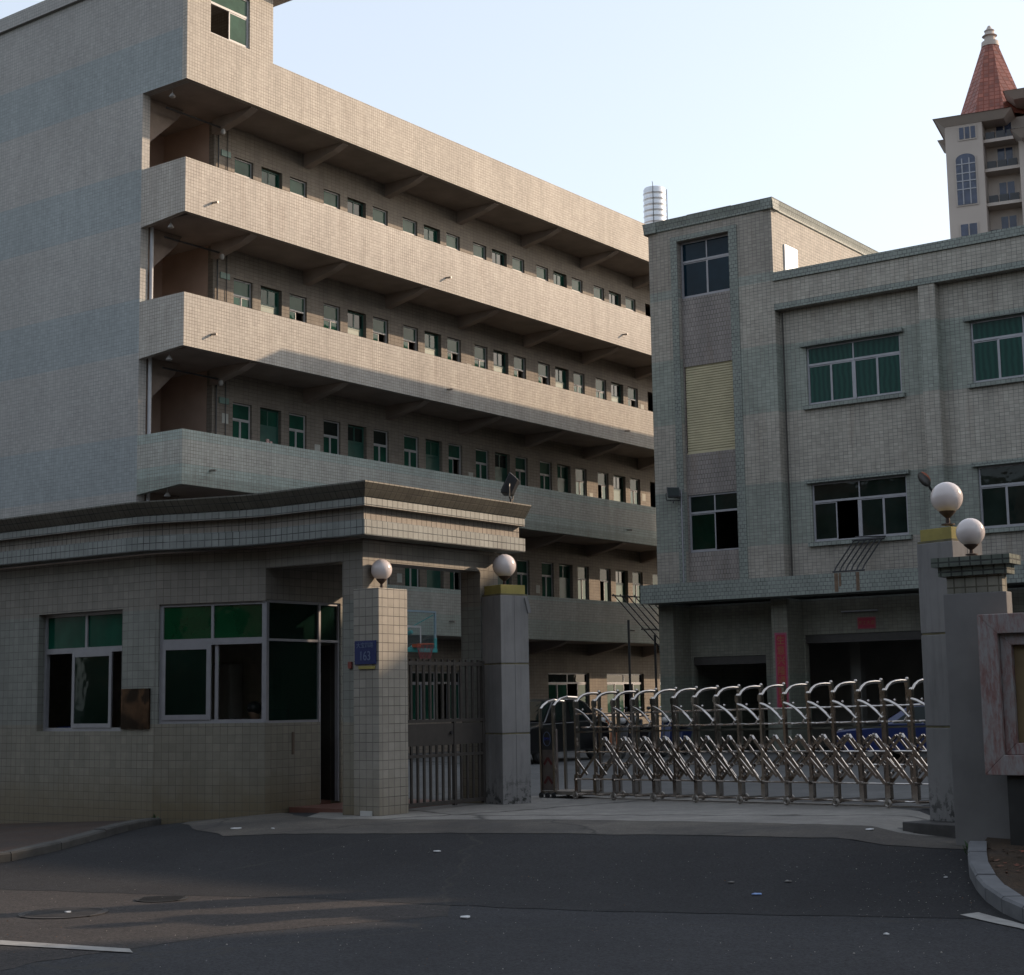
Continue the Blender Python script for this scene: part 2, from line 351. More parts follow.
def ground_mat(name, c1, c2, speck=.5, rough=.9, scale=1.0, crack=0, patchcol=None, grime=0, cw=.012):
    m, nt, b = new_mat(name); tc = N_(nt, 'ShaderNodeTexCoord'); P = tc.outputs['Object']
    big = ramp(nt, noise(nt, P, .45 * scale, 7, .7), [(.3, c1), (.7, c2)])
    fine = ramp(nt, noise(nt, P, 38, 4, .75), [(.35, 1 - speck), (.5, 1.0), (.72, 1 + speck)])
    mid = ramp(nt, noise(nt, P, 6, 5, .65), [(.3, .86), (.7, 1.12)])
    c = mixc(nt, 1, big, fine, 'MULTIPLY'); c = mixc(nt, 1, c, mid, 'MULTIPLY')
    vo = N_(nt, 'ShaderNodeTexVoronoi'); vo.inputs['Scale'].default_value = 7; nt.links.new(P, vo.inputs['Vector'])
    grit = ramp(nt, vo.outputs['Distance'], [(0.0, .9), (.045, 0.0)])
    c = mixc(nt, mathn(nt, 'MULTIPLY', grit, .35), c, (.30, .28, .25))
    if crack:
        v2 = N_(nt, 'ShaderNodeTexVoronoi', feature='DISTANCE_TO_EDGE'); v2.inputs['Scale'].default_value = crack
        nz = N_(nt, 'ShaderNodeTexNoise'); nz.inputs['Scale'].default_value = 1.7; nz.inputs['Detail'].default_value = 6; nt.links.new(P, nz.inputs['Vector'])
        nt.links.new(mixc(nt, .35, P, nz.outputs['Color']), v2.inputs['Vector'])
        c = mixc(nt, ramp(nt, v2.outputs['Distance'], [(0, .85), (cw, 0.0)]), c, (.03, .028, .025))
    if grime:
        c = mixc(nt, ramp(nt, noise(nt, scalev(nt, P, (1, 1, 1)), 1.1, 6, .7), [(.42, 0.0), (.66, grime)]), c, (.045, .043, .042))
    nt.links.new(c, b.inputs['Base Color']); b.inputs['Roughness'].default_value = rough; b.inputs['Specular IOR Level'].default_value = .3
    bp = N_(nt, 'ShaderNodeBump'); bp.inputs['Strength'].default_value = .6; bp.inputs['Distance'].default_value = .006
    nt.links.new(noise(nt, P, 60, 3, .7), bp.inputs['Height']); nt.links.new(bp.outputs[0], b.inputs['Normal'])
    return m
ROAD = ground_mat('sunlit_old_asphalt', (.028, .024, .023), (.043, .037, .034), speck=.7, crack=.22, cw=.0018)
PATCH = ground_mat('new_asphalt', (.0105, .0105, .012), (.0195, .0195, .021), speck=.8, crack=.24, cw=.0016)
STREETM = ground_mat('street_asphalt', (.018, .0185, .021), (.030, .0305, .0335), speck=.7, crack=.2, cw=.0014)
APRON = ground_mat('worn_concrete', (.055, .048, .042), (.125, .112, .096), speck=.3, crack=.45, grime=.7)
APRON_IN = ground_mat('smooth_concrete', (.17, .16, .147), (.25, .235, .212), speck=.15, crack=.22, grime=.3)
YARD = ground_mat('courtyard_concrete', (.085, .085, .084), (.13, .13, .128), speck=.15, crack=.12, grime=.35, scale=.4)
PAVE = ground_mat('brown_paving', (.035, .024, .018), (.075, .045, .032), speck=.5, grime=.5)
SOIL = ground_mat('leafy_soil', (.022, .018, .011), (.065, .038, .022), speck=.6, grime=.4)
KERBM = plain('kerb_stone', (.12, .122, .128), .85, var=.2, scale=4, bump=.3)
PAINTW = plain('road_paint', (.26, .25, .235), .7, var=.2, scale=9)

import bmesh
def drape(name, poly, mat, off, step=.25, jit=0):
    if jit:
        rj = random.Random(len(poly)); P2 = []
        for i, a in enumerate(poly):
            b = poly[(i + 1) % len(poly)]; L = math.hypot(b[0] - a[0], b[1] - a[1]); k = max(1, int(L / .22)) if L < 5 else 1
            for j in range(k): P2.append((a[0] + (b[0] - a[0]) * j / k + rj.uniform(-jit, jit), a[1] + (b[1] - a[1]) * j / k + rj.uniform(-jit, jit)))
        poly = P2
    bm = bmesh.new(); f = bm.faces.new([bm.verts.new((x, y, 0)) for x, y in poly]); bmesh.ops.recalc_face_normals(bm, faces=[f])
    xs = [p[0] for p in poly]; ys = [p[1] for p in poly]
    for ax, lo, hi in ((0, min(xs), max(xs)), (1, min(ys), max(ys))):
        k = math.floor(lo / step) + 1
        while k * step < hi:
            co = [0, 0, 0]; no = [0, 0, 0]; co[ax] = k * step; no[ax] = 1
            bmesh.ops.bisect_plane(bm, geom=bm.verts[:] + bm.edges[:] + bm.faces[:], plane_co=co, plane_no=no, dist=1e-4); k += 1
    for v in bm.verts: v.co.z = gh(v.co.x, v.co.y) + off
    bmesh.ops.triangulate(bm, faces=bm.faces[:])
    for fc in bm.faces:
        fc.normal_update()
        if fc.normal.z < 0: fc.normal_flip()
    me = bpy.data.meshes.new(name); bm.to_mesh(me); bm.free(); me.materials.append(mat)
    for p in me.polygons: p.use_smooth = True
    o = bpy.data.objects.new(name, me); col.objects.link(o); return structure(o)

# one base sheet to the horizon: fine grid near, coarse ring far
gmb = MB(); xs = [-2500, -400, -120, -60] + [-24, -20, -16] + [-12 + .25 * i for i in range(81)] + [9 + i for i in range(1, 17)] + [60, 120, 400, 2500]; ys = [-2500, -400, -60, -20, -4] + [0, 4] + [6 + .25 * i for i in range(89)] + [29 + i for i in range(30)] + [75, 120, 600, 2500]
for y in ys:
    for x in xs: gmb.v.append((x, y, gh(x, y) - .005))
nx = len(xs)
for j in range(len(ys) - 1):
    for i in range(nx - 1): gmb.f.append((j * nx + i, j * nx + i + 1, (j + 1) * nx + i + 1, (j + 1) * nx + i)); gmb.mi.append(0)
structure(gmb.build('ground', STREETM, smooth=True))

drape('courtyard', [(-2.5, 21.0), (-.3, 20.2), (1.3, 19.3), (3.6, 17.7), (4.4, 17.2), (30, 0), (60, 15), (45, 60), (-2, 66), (-14, 38), (-3.0, 26)], YARD, -.002, .5)
drape('driveway_landing', [(-2.75, 21.3), (-2.22, 20.52), (-.82, 20.09), (.51, 19.52), (2.07, 18.52), (3.62, 17.33), (4.6, 16.75), (5.2, 17.2), (4.4, 21.0), (2.4, 23.6), (.6, 25.2), (-.3, 24.6), (-2.6, 24.0)], APRON_IN, .002)
drape('driveway_apron', [(-4.35, 21.3), (-3.95, 20.2), (-3.49, 19.57), (-2.56, 19.31), (-.77, 18.67), (.9, 17.88), (2.13, 17.22), (3.63, 16.42), (4.5, 16.0), (4.75, 16.6), (3.62, 17.40), (2.07, 18.58), (.51, 19.58), (-.82, 20.15), (-2.22, 20.58), (-2.8, 21.4), (-3.2, 22.5), (-4.6, 23.0)], APRON, .004, jit=.035)
road_edge = [(-5.13, 16.28), (-3.82, 15.77), (-2.98, 15.43), (-2.01, 15.15), (-.6, 14.46), (.69, 13.89), (1.5, 13.66), (3.58, 13.08), (4.1, 12.6)]
drape('driveway_asphalt', [(-14, 21.0)] + [(-9.0, 18.3)] + road_edge + [(4.7, 15.9), (4.6, 16.4), (3.63, 16.9), (2.13, 17.7), (.9, 18.4), (-.77, 19.2), (-2.56, 19.8), (-3.2, 20.3), (-3.9, 21.2), (-4.3, 23.0), (-5.3, 23.0), (-6.4, 22.8)], PATCH, -.001, jit=.03)
drape('sunlit_road_lane', [(-24, 25.4), (-9.0, 18.8)] + [(x_, y_ + .4) for x_, y_ in road_edge[:5]] + [(-.57, 13.78), (-2.2, 12.9), (-3.4, 11.6), (-4.3, 9.5), (-7, 7), (-30, 16)], ROAD, -.003, jit=.03)  # older asphalt; its wedge outline and warm brown also paint in sunlight
structure(drape('road_marking', [(-6.6, 13.95), (-6.72, 13.7), (-2.79, 11.95), (-2.86, 12.14)], PAINTW, .004))
structure(drape('road_marking', [(3.54, 13.24), (3.71, 13.32), (3.84, 12.86), (3.95, 12.3), (3.9, 11.9), (3.78, 12.5), (3.66, 12.85)], PAINTW, .004))

# kerbs
def kerb(name, line, side, w=.17, hh=.13, mat=None):
    n = len(line); o = None
    segs = []
    for i in range(n - 1):
        a = Vector(line[i]); b = Vector(line[i + 1]); L = (b - a).length; k = max(1, round(L / .75))
        for j in range(k): segs.append((a.lerp(b, j / k), a.lerp(b, (j + 1) / k)))
    nor = []
    for a, b in segs: d = (b - a).normalized(); nor.append(Vector((-d.y, d.x)) * side)
    mb = MB()
    for i, (a, b) in enumerate(segs):
        na = ((nor[i - 1] + nor[i]) / 2).normalized() if i else nor[i]; nb = ((nor[i + 1] + nor[i]) / 2).normalized() if i < len(segs) - 1 else nor[i]
        g = (b - a).normalized() * .006; a2 = a + g; b2 = b - g
        jit = random.uniform(-.008, .008)
        q = [a2, b2, b2 + nb * w, a2 + na * w]
        zt = [gh(p.x, p.y) for p in (a2, b2, b2, a2)]
        # chamfered front edge
        ch = .02; ia = a2 + na * ch; ib = b2 + nb * ch
        v = [(a2.x, a2.y, zt[0] - .1), (b2.x, b2.y, zt[1] - .1), (q[2].x, q[2].y, zt[1] - .1), (q[3].x, q[3].y, zt[0] - .1),
             (a2.x, a2.y, zt[0] + hh - ch + jit), (b2.x, b2.y, zt[1] + hh - ch + jit), (ib.x, ib.y, zt[1] + hh + jit), (ia.x, ia.y, zt[0] + hh + jit), (q[2].x, q[2].y, zt[1] + hh + jit), (q[3].x, q[3].y, zt[0] + hh + jit)]
        mb.add(v, [(0, 1, 5, 4), (4, 5, 6, 7), (7, 6, 8, 9), (2, 3, 9, 8), (0, 4, 7, 9, 3), (1, 2, 8, 6, 5)])
    return structure(mb.build(name, mat or KERBM))
KR = [(4.34, 15.80), (4.19, 15.3), (4.06, 14.8), (3.97, 14.29), (3.91, 13.8), (3.89, 13.28), (3.91, 12.81), (3.97, 12.06), (4.15, 11.3), (4.6, 10.4), (5.4, 9.6), (7, 8.6), (14, 5.0)]
kerb('kerb', KR, 1)
KL = [(-4.90, 22.55), (-4.93, 22.1), (-4.95, 21.75), (-5.0, 21.1), (-5.12, 20.4), (-5.42, 19.5), (-5.8, 18.8), (-6.6, 18.1), (-8.6, 17.7), (-12, 19.2), (-20, 23.2)]
kerb('kerb', KL, -1, hh=.10, mat=plain('dark_kerb', (.055, .052, .048), .9, var=.3, scale=5, bump=.3))  # left kerb: darker colour than the right one
drape('sidewalk', [(4.50, 15.85), (4.36, 15.3), (4.23, 14.8), (4.13, 14.29), (4.08, 13.8), (4.06, 13.28), (4.08, 12.81), (4.14, 12.06), (4.31, 11.37), (4.72, 10.53), (5.5, 9.77), (7.1, 8.78), (14, 5.2), (16, 9), (10, 14), (5.0, 17.0)], SOIL, .10)
drape('sidewalk', [(-5.07, 22.6), (-5.12, 21.75), (-5.17, 21.1), (-5.28, 20.45), (-5.57, 19.6), (-5.95, 18.93), (-6.7, 18.27), (-8.6, 17.87), (-12, 19.4), (-20, 23.4), (-18, 34), (-9, 27), (-5.0, 23.0)], PAVE, .075)

# ------------------------------------------------------------------ dormitory
BROT = R(53.574)
DM = place(-7.88, 38.0, 0, rot=BROT)
dorm = empty('dormitory_building', 'long five storey dormitory with cream tiled balcony fronts, running away behind the guardhouse', 'building', DM)
U1 = 30.0; BD = 1.62; BY = 13.0
SOF = [3.34, 6.716, 10.10, 13.45, 16.84]; RAIL = [4.68, 8.057, 11.43, 14.826]
# end wall and shell (X = along facade, Y = into the building)
m = MB(); m.box(0, .25, BD, BY, -.2, 20.30).box(0, .25, .16, BD, 16.84, 20.30)
m.build('end_wall', TILE_END, dorm)
m = MB(); m.box(-.10, 3.42, -.30, BY, 20.0, 20.28)
m.box(-.06, .32, BD, BY, 20.30, 20.42); m.build('roof_cap', TILE_END, dorm)
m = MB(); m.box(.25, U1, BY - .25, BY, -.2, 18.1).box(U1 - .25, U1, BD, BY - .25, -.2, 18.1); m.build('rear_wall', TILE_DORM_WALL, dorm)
# floor slabs
for s_ in SOF:
    m = MB(); m.box(.25 if s_ < 16 else .25, U1, .15, BY - .25, s_, s_ + .14); m.build('floor_slab', SOFFIT, dorm)
# parapets of balconies
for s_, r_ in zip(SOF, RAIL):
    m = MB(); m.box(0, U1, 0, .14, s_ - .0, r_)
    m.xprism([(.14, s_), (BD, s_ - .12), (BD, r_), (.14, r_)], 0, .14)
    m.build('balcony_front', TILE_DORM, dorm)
m = MB(); wall_holes(m, 0, 2.98, 16.84, 19.998, 0, .16, [(.78, 2.14, 18.28, 19.62)]); m.box(2.98, U1, 0, .16, 16.84, 18.17)
m.box(2.80, 2.98, .16, 5.0, 18.17, 19.998); m.build('roof_parapet', TILE_DORM, dorm)
I4 = Matrix.Identity(4)
window(dorm, I4, .78, 2.14, 18.28, 19.62, .06, cols=2, transom=19.12, upcols=1, frame=WHITE_FR, pane=GLASS_SUNLIT, open_cols=(0,), f=.05)
# walls behind the balconies
bays = [2.47 + 3.465 * k for k in range(8)]
def bay_openings(z0, head):
    o = []
    for k in range(8):
        a = 3.465 * k
        if 5.96 + a > U1: break
        o += [(3.18 + a, 3.87 + a, head - 1.5, head), (4.18 + a, 4.98 + a, z0, head), (5.28 + a, 5.96 + a, head - 1.5, head)]
    return o
levels = [(3.48, 5.99, 6.716), (6.856, 9.36, 10.10), (10.24, 12.70, 13.45), (13.59, 16.04, 16.84)]
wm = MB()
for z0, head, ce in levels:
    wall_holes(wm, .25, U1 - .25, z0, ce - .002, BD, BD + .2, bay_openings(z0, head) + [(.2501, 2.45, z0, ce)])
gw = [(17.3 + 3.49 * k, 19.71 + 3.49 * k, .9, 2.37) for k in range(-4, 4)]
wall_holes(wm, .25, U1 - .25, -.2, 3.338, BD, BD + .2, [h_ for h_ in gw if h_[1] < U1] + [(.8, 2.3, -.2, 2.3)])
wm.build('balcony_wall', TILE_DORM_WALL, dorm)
# stair wells: side walls, back wall and the sloping underside of the flight
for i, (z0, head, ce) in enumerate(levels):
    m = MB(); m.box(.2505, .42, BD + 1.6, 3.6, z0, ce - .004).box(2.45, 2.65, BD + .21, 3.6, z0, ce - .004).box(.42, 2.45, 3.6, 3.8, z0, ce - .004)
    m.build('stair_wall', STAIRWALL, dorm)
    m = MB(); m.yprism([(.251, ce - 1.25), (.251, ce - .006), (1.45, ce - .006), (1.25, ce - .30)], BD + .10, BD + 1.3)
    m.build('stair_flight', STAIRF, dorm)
# tapered cantilever beams
for s_ in SOF:
    for u in bays:
        m = MB()
        m.xprism([(.145, s_ - .002), (.145, s_ - .03), (.5, s_ - .16), (BD - .002, s_ - .40), (BD - .002, s_ - .002)], u - .12, u + .12)
        m.build('balcony_beam', SOFFIT, dorm)
# windows, doors
wcount = 0
for li, (z0, head, ce) in enumerate(levels):
    for k in range(6 if li else 7):
        a = 3.465 * k
        if li == 0 and k < 1: pass
        top = GLASS_SUNLIT if li >= 2 else (GLASS_GREEN if k < 4 else GLASS_SUNLIT)
        if k == 1 and li == 1: top = GLASS_DARK
        for (x0, x1) in ((3.18, 3.87), (5.28, 5.96)):
            oc = ()
            rr = random.random()
            if rr < .25: oc = (1,)
            elif rr < .35: oc = (0,)
            window(dorm, I4, x0 + a, x1 + a, head - 1.5, head, BD + .07, cols=2, transom=head - .43, upcols=1, f=.035, frame=WHITE_FR, pane=top, pane2=GLASS_GREEN, open_cols=oc)
            wcount += 1
    for k in range(7):
        a = 3.465 * k
        d = MB(); x0, x1 = 4.18 + a, 4.98 + a
        d.box(x0, x0 + .05, BD + .12, BD + .18, z0, head).box(x1 - .05, x1, BD + .12, BD + .18, z0, head).box(x0 + .05, x1 - .05, BD + .121, BD + .179, head - .05, head)
        d.box(x0 + .05, x1 - .05, BD + .122, BD + .178, head - .52, head - .44).box((x0 + x1) / 2 - .02, (x0 + x1) / 2 + .02, BD + .125, BD + .175, head - .44, head - .05)
        d.box(x0 + .05, x1 - .05, BD + .13, BD + .17, z0, head - .52)
        d.build('door', plain_door if False else bpy.data.materials.get('green_door') or plain('green_door', (.020, .075, .055), .45, var=.15), dorm)
        p = MB(); p.box(x0 + .05, x1 - .05, BD + .14, BD + .146, head - .44, head - .05).build('transom_pane', GLASS_DARK if k % 2 else GLASS_GREEN, dorm)
for (a0, a1, b0, b1) in gw[1:]:
    if a1 < U1: window(dorm, I4, a0, a1, b0, b1, BD + .08, cols=4, transom=2.04, upcols=2, f=.045, frame=ALU, pane=GLASS_DARK, pane2=GLASS_GREEN, open_cols=(2,))
# drain spouts on the balcony fronts
for s_ in SOF[:4]:
    for u in (.9, 10.16, 19.8):
        MB().tube([(u, .01, s_ + .42), (u, -.20, s_ + .40)], .03, 8).build('drain_spout', STEEL_DULL, dorm, smooth=True)
# hanging lamps, conduits, door plates beside the stair
for z0, head, ce in levels:
    lm = MB().tube([(.3, .85, ce), (.3, .85, ce - .12)], .012, 6).lathe([(.03, .0), (.06, -.05), (.085, -.09), (.06, -.11)], (.3, .85, ce - .10), 14)
    lm.build('balcony_lamp', WHITE_FR, dorm, smooth=True)
    MB().tube([(.5, 1.3, ce - .30), (2.5, 1.3, ce - .30)], .025, 6).tube([(2.55, BD - .05, z0 + 1.3), (2.55, BD - .05, ce)], .02, 6).tube([(2.9, BD - .03, z0), (2.9, BD - .03, ce)], .012, 6).build('conduit', BLACK, dorm)
    MB().lathe([(.05, 0), (.07, -.08), (.04, -.14)], (2.45, 1.3, ce - .32), 12).build('wall_lamp', WHITE_FR, dorm, smooth=True)
    MB().box(2.70, 2.86, BD - .09, BD - .002, z0 + 1.25, z0 + 1.55).build('meter_box', WHITE_FR, dorm)
    if z0 > 4: MB().box(2.68, 3.02, BD - .03, BD - .002, head - .10, head + .06).build('floor_plate', plain('green_plate%d' % int(z0), (.10, .17, .14), .5), dorm)
MB().tube([(.33, BD - .04, 3.5), (.33, BD - .04, 13.4)], .05, 10).build('drain_pipe', plain('pvc_pipe', (.36, .36, .37), .5, var=.08), dorm, smooth=True)
for u_, z_ in ((6.28, 8.35), (13.2, 8.3), (19.95, 8.3), (6.25, 11.7), (13.18, 11.75), (23.45, 11.9), (2.8, 8.75), (9.75, 4.95), (16.7, 4.95), (23.4, 8.6)):
    MB().box(u_, u_ + .22, BD - .006, BD - .002, z_, z_ + .26).build('paper_notice', lit_paper, dorm)
# potted plant and laundry hints on the third and second floor balconies
LEAF = plain('leaf_green', (.045, .085, .03), .6, var=.4, scale=20)
def plant(M, label, r=.18, n=60, hgt=.4, name='potted_plant', pot=True):
    t = empty(name, label, 'plant', M)
    if pot: MB().lathe([(.08, 0), (.12, .16), (.13, .18), (.11, .18)], (0, 0, 0), 12).build('pot', plain('clay', (.16, .08, .05), .8), t, smooth=True)
    f = MB(); rnd = random.Random(hash(label) % 999)
    for i in range(n):
        a = rnd.uniform(0, 6.28); e = rnd.uniform(.2, 1.4); L = rnd.uniform(.4, 1) * r * 1.3
        c = Vector((math.cos(a) * rnd.uniform(0, r) * .5, math.sin(a) * rnd.uniform(0, r) * .5, (.15 if pot else 0) + rnd.uniform(0, hgt * .6)))
        d = Vector((math.cos(a) * math.cos(e), math.sin(a) * math.cos(e), math.sin(e))) * L; s_ = Vector((-math.sin(a), math.cos(a), 0)) * L * .16
        f.add([tuple(c), tuple(c + d * .5 + s_), tuple(c + d), tuple(c + d * .5 - s_)], [(0, 1, 2, 3)])
    f.build('foliage', LEAF, t); return t
plant(DM @ Matrix.Translation((22.6, .5, 7.6)), 'small dark potted plant behind the balcony rail beside the factory corner')
# clothes at the balcony
cl = MB()
for i, u in enumerate((4.30, 4.42, 4.52)): cl.box(u, u + .10, BD - .12, BD - .09, 7.7 + .02 * i, 8.5 - .05 * i)
tag(cl.build('towel', plain('washed_cloth', (.45, .30, .27), .9, var=.5, scale=18), None, DM), 'pinkish washed cloth hanging by the second door on the shaded balcony', 'cloth')

# ------------------------------------------------------------------ factory
P0 = (3.95, 44.0); FM = place(P0[0], P0[1], 0, rot=BROT)
# wall space (u along the front to the right, d into the building) -> local X = d, Y = -u
W = Matrix(((0, 1, 0, 0), (-1, 0, 0, 0), (0, 0, 1, 0), (0, 0, 0, 1)))
fac = empty('factory_building', 'three storey grey tiled factory with a taller stair block, right of the dormitory', 'building', FM)
FL = 36.9; DEP = 18.4
m = MB(W)   # stair tower
wall_holes(m, 0, .92, 4.5, 14.42, 0, .6, []); wall_holes(m, 2.55, 3.85, 4.5, 14.42, 0, .6, [])
m.box(.92, 2.55, .002, .6, 14.05, 14.42)
m.box(0, .3, .6, DEP, 0, 14.42).box(.3, 3.85, DEP - .3, DEP, 0, 14.42)
m.box(3.55, 3.849, .6, DEP - .3, 11.5, 14.42)
m.build('stair_tower_wall', TILE_FACT, fac)
m = MB(W); m.box(.72, .92, -.035, -.002, 4.5, 14.2).box(2.55, 2.80, -.035, -.002, 4.5, 14.2).box(.92, 2.55, -.035, 0, 14.06, 14.2)
m.build('tower_strip', TILE_GREEN, fac)
m = MB(W); wall_holes(m, .92, 2.55, 4.5, 14.05, .15, .35, [(.93, 2.54, 12.45, 14.05), (.95, 2.54, 8.08, 10.52), (.95, 2.54, 5.38, 6.95)]); m.build('infill_wall', TILE_INFILL, fac)
window(fac, W, .93, 2.54, 12.45, 14.05, .20, cols=2, transom=13.49, frame=ALU, pane=GLASS_NAVY, pane2=GLASS_NAVY)
window(fac, W, .95, 2.54, 5.38, 6.95, .20, cols=2, transom=6.46, frame=ALU, pane=GLASS_DARK, pane2=glass_mat('dim_green_glass', (.003, .013, .008), 1.0, ior=1.28), open_cols=(1,))
m = MB(W); z = 8.10
while z < 10.5: m.xprism([(.21, z), (.185, z + .015), (.19, z + .055), (.21, z + .07), (.23, z + .07), (.23, z)], .97, 2.52); z += .0702
m.box(.95, 2.54, .16, .19, 8.08, 8.11); m.build('roller_shutter', SHUTTER, fac)
m = MB(W)   # tower cornice, flared, and roof
prof = [(0.0, 14.42), (-.05, 14.44), (-.05, 14.52), (-.11, 14.72), (.3, 14.72), (.3, 14.42)]
m.xprism(prof, -.12, 3.94)
m.yprism([(3.85, 14.42), (3.89, 14.44), (3.89, 14.52), (3.945, 14.722), (3.6, 14.722), (3.6, 14.42)], -.108, DEP + .1)
m.yprism([(0, 14.42), (-.05, 14.44), (-.05, 14.52), (-.125, 14.721), (.3, 14.721), (.3, 14.42)], -.106, DEP + .1)
m.build('cornice', TILE_GREEN, fac)
m = MB(W); m.box(.3, 3.6, .3, DEP - .3, 14.4, 14.55); m.box(1.0, 2.4, .45, 1.1, 14.56, 14.93); m.build('tower_roof', SOFFIT, fac)
MB(W).box(3.852, 3.89, .66, 1.42, 12.72, 13.60).build('board', SUN_GLINT, fac)  # tower side window: sun glint on its glass painted as a white panel
# main block
m = MB(W)
bayw = [(4.56 + 4.45 * k, 7.17 + 4.45 * k) for k in range(6)]
holes = []
for a, b in bayw: holes += [(a, b, 9.02, 10.58), (a, b, 5.42, 6.95)]
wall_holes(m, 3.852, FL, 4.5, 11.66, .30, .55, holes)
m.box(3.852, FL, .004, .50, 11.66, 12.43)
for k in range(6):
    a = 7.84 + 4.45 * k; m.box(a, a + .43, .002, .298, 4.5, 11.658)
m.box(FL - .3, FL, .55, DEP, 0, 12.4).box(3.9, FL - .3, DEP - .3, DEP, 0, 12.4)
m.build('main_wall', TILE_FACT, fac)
m = MB(W); m.box(3.853, FL + .06, -.06, .56, 12.43, 12.66).box(3.853, FL, -.03, .003, 11.64, 11.80); m.build('parapet_band', TILE_GREEN, fac)
m = MB(W); m.box(3.6, FL - .3, .55, DEP - .3, 11.9, 12.1).box(.3, FL - .3, .5, DEP - .3, 7.9, 8.05).box(.3, FL - .3, .95, DEP - .3, 4.25, 4.49); m.build('floor_slab', CONC_IN, fac)
for i, (a, b) in enumerate(bayw):
    for j, (z0, z1) in enumerate(((9.02, 10.58), (5.42, 6.95))):
        oc = (1,) if (i == 0 and j == 1) else ()
        w_ = window(fac, W, a, b, z0, z1, .36, cols=4, transom=z1 - .48, upcols=2, frame=ALU, pane=GLASS_CURT if j == 0 else GLASS_DARK, pane2=GLASS_CURT if j == 0 else GLASS_DARK, open_cols=oc)
        mm = MB(W); mm.box((a + b) / 2 - .05, (a + b) / 2 + .05, .352, .40, z0 + .04, z1 - .52).build('mullion', ALU, w_)
        MB(W).box(a - .12, b + .12, .16, .298, z1 + .002, z1 + .10).build('hood', TILE_GREEN, w_)
        MB(W).box(a - .10, b + .10, .18, .298, z0 - .11, z0 - .002).build('sill', TILE_GREEN, w_)
# canopy ledge over the ground floor
m = MB(W); m.box(-.07, FL, -.80, -.002, 4.0, 4.50); m.box(-.07, 0, -.002, 3, 4.0, 4.5); m.build('canopy_ledge', TILE_GREEN, fac)
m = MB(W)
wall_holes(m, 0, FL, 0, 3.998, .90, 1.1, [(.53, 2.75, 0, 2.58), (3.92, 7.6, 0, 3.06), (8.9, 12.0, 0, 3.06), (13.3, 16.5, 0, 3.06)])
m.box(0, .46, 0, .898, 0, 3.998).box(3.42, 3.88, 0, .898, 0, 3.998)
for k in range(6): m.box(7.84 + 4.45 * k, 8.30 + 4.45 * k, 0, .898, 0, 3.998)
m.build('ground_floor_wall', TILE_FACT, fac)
m = MB(W); m.box(.3, FL - .3, 6.0, 6.1, 0, 4.2); m.box(4.2, 4.5, 3, 3.3, 0, 4.2).box(6.0, 6.3, 4, 4.3, 0, 4.2); m.build('inner_partition', CONC_IN, fac)
for k, (a, b, c_) in enumerate(((.53, 2.75, 2.58), (3.92, 7.6, 3.06), (8.9, 12.0, 3.06), (13.3, 16.5, 3.06))):
    MB(W).box(a, b, .93, 1.08, c_ - .22, c_ - .002).build('shutter_box', GATE_DARK, fac)
MB(W).tube([(.86, -.06, 4.5), (.86, -.06, 7.1)], .022, 8).build('conduit', ALU, fac)
MB(W).tube([(3.93, .27, 4.5), (3.93, .27, 11.6)], .018, 8).build('drain_pipe', GATE_DARK, fac)
MB(W).tube([(5.0, .86, 3.62), (6.0, .86, 3.62)], .02, 8).build('lamp_tube', ALU, fac)
# red paper couplet and lintel strip
o = MB(W).box(3.50, 3.84, -.012, -.002, 1.15, 3.11).build('banner', plain('pink_border', (.24, .05, .09), .6), None, FM)
tag(o, 'tall narrow red paper banner with gold characters on the factory pillar', 'banner')
inn = MB(W).box(3.54, 3.80, -.016, -.013, 1.20, 3.06).build('panel', RED, o)
for i, ch in enumerate('生意兴隆通四海'):
    text_mesh('character', ch, .24, GOLD, o, W @ Matrix.Translation((3.67, -.019, 2.90 - .26 * i)) @ UPRIGHT)
o = MB(W).box(5.42, 5.92, .885, .897, 3.16, 3.46).build('notice', plain('pink_border2', (.24, .045, .06), .6), None, FM)
tag(o, 'small red notice with gold characters above the wide factory doorway', 'sign')
MB(W).box(5.45, 5.89, .880, .884, 3.19, 3.43).build('panel', RED, o)
text_mesh('character', '开工大吉', .115, GOLD, o, W @ Matrix.Translation((5.67, .876, 3.31)) @ UPRIGHT)
# slanted iron grille from the ledge up to the window
g = empty('window_grille', 'rusty slanted iron grille leaning from the canopy up to the open factory window', 'grille', FM)
m = MB(W)
for i in range(6):
    u = 5.62 + .15 * i
    m.tube([(u, -.78, 4.54), (u + .02, -.70, 4.66), (u + .16, .10, 5.36)], .019, 6)
m.build('bars', BLACK, g)
m = MB(W); m.tube([(5.57, -.78, 4.53), (6.42, -.78, 4.53)], .022, 6); m.build('rail', BLACK, g)
MB(W).tube([(5.73, .10, 5.37), (6.60, .10, 5.37)], .026, 6).build('rail', BLACK, g)
MB(W).tube([(5.80, .14, 5.46), (6.62, .14, 5.42)], .018, 6).build('rail', BLACK, g)
RUSTST = plain('rust_stain', (.13, .085, .055), .9, var=.35, scale=9)
for a_, b_, c_ in ((5.62, 5.72, 4.03), (5.74, 5.80, 4.16), (6.20, 6.29, 4.03)): MB(W).box(a_, b_, -.804, -.801, c_, 4.49).build('rust_stain', RUSTST, fac)

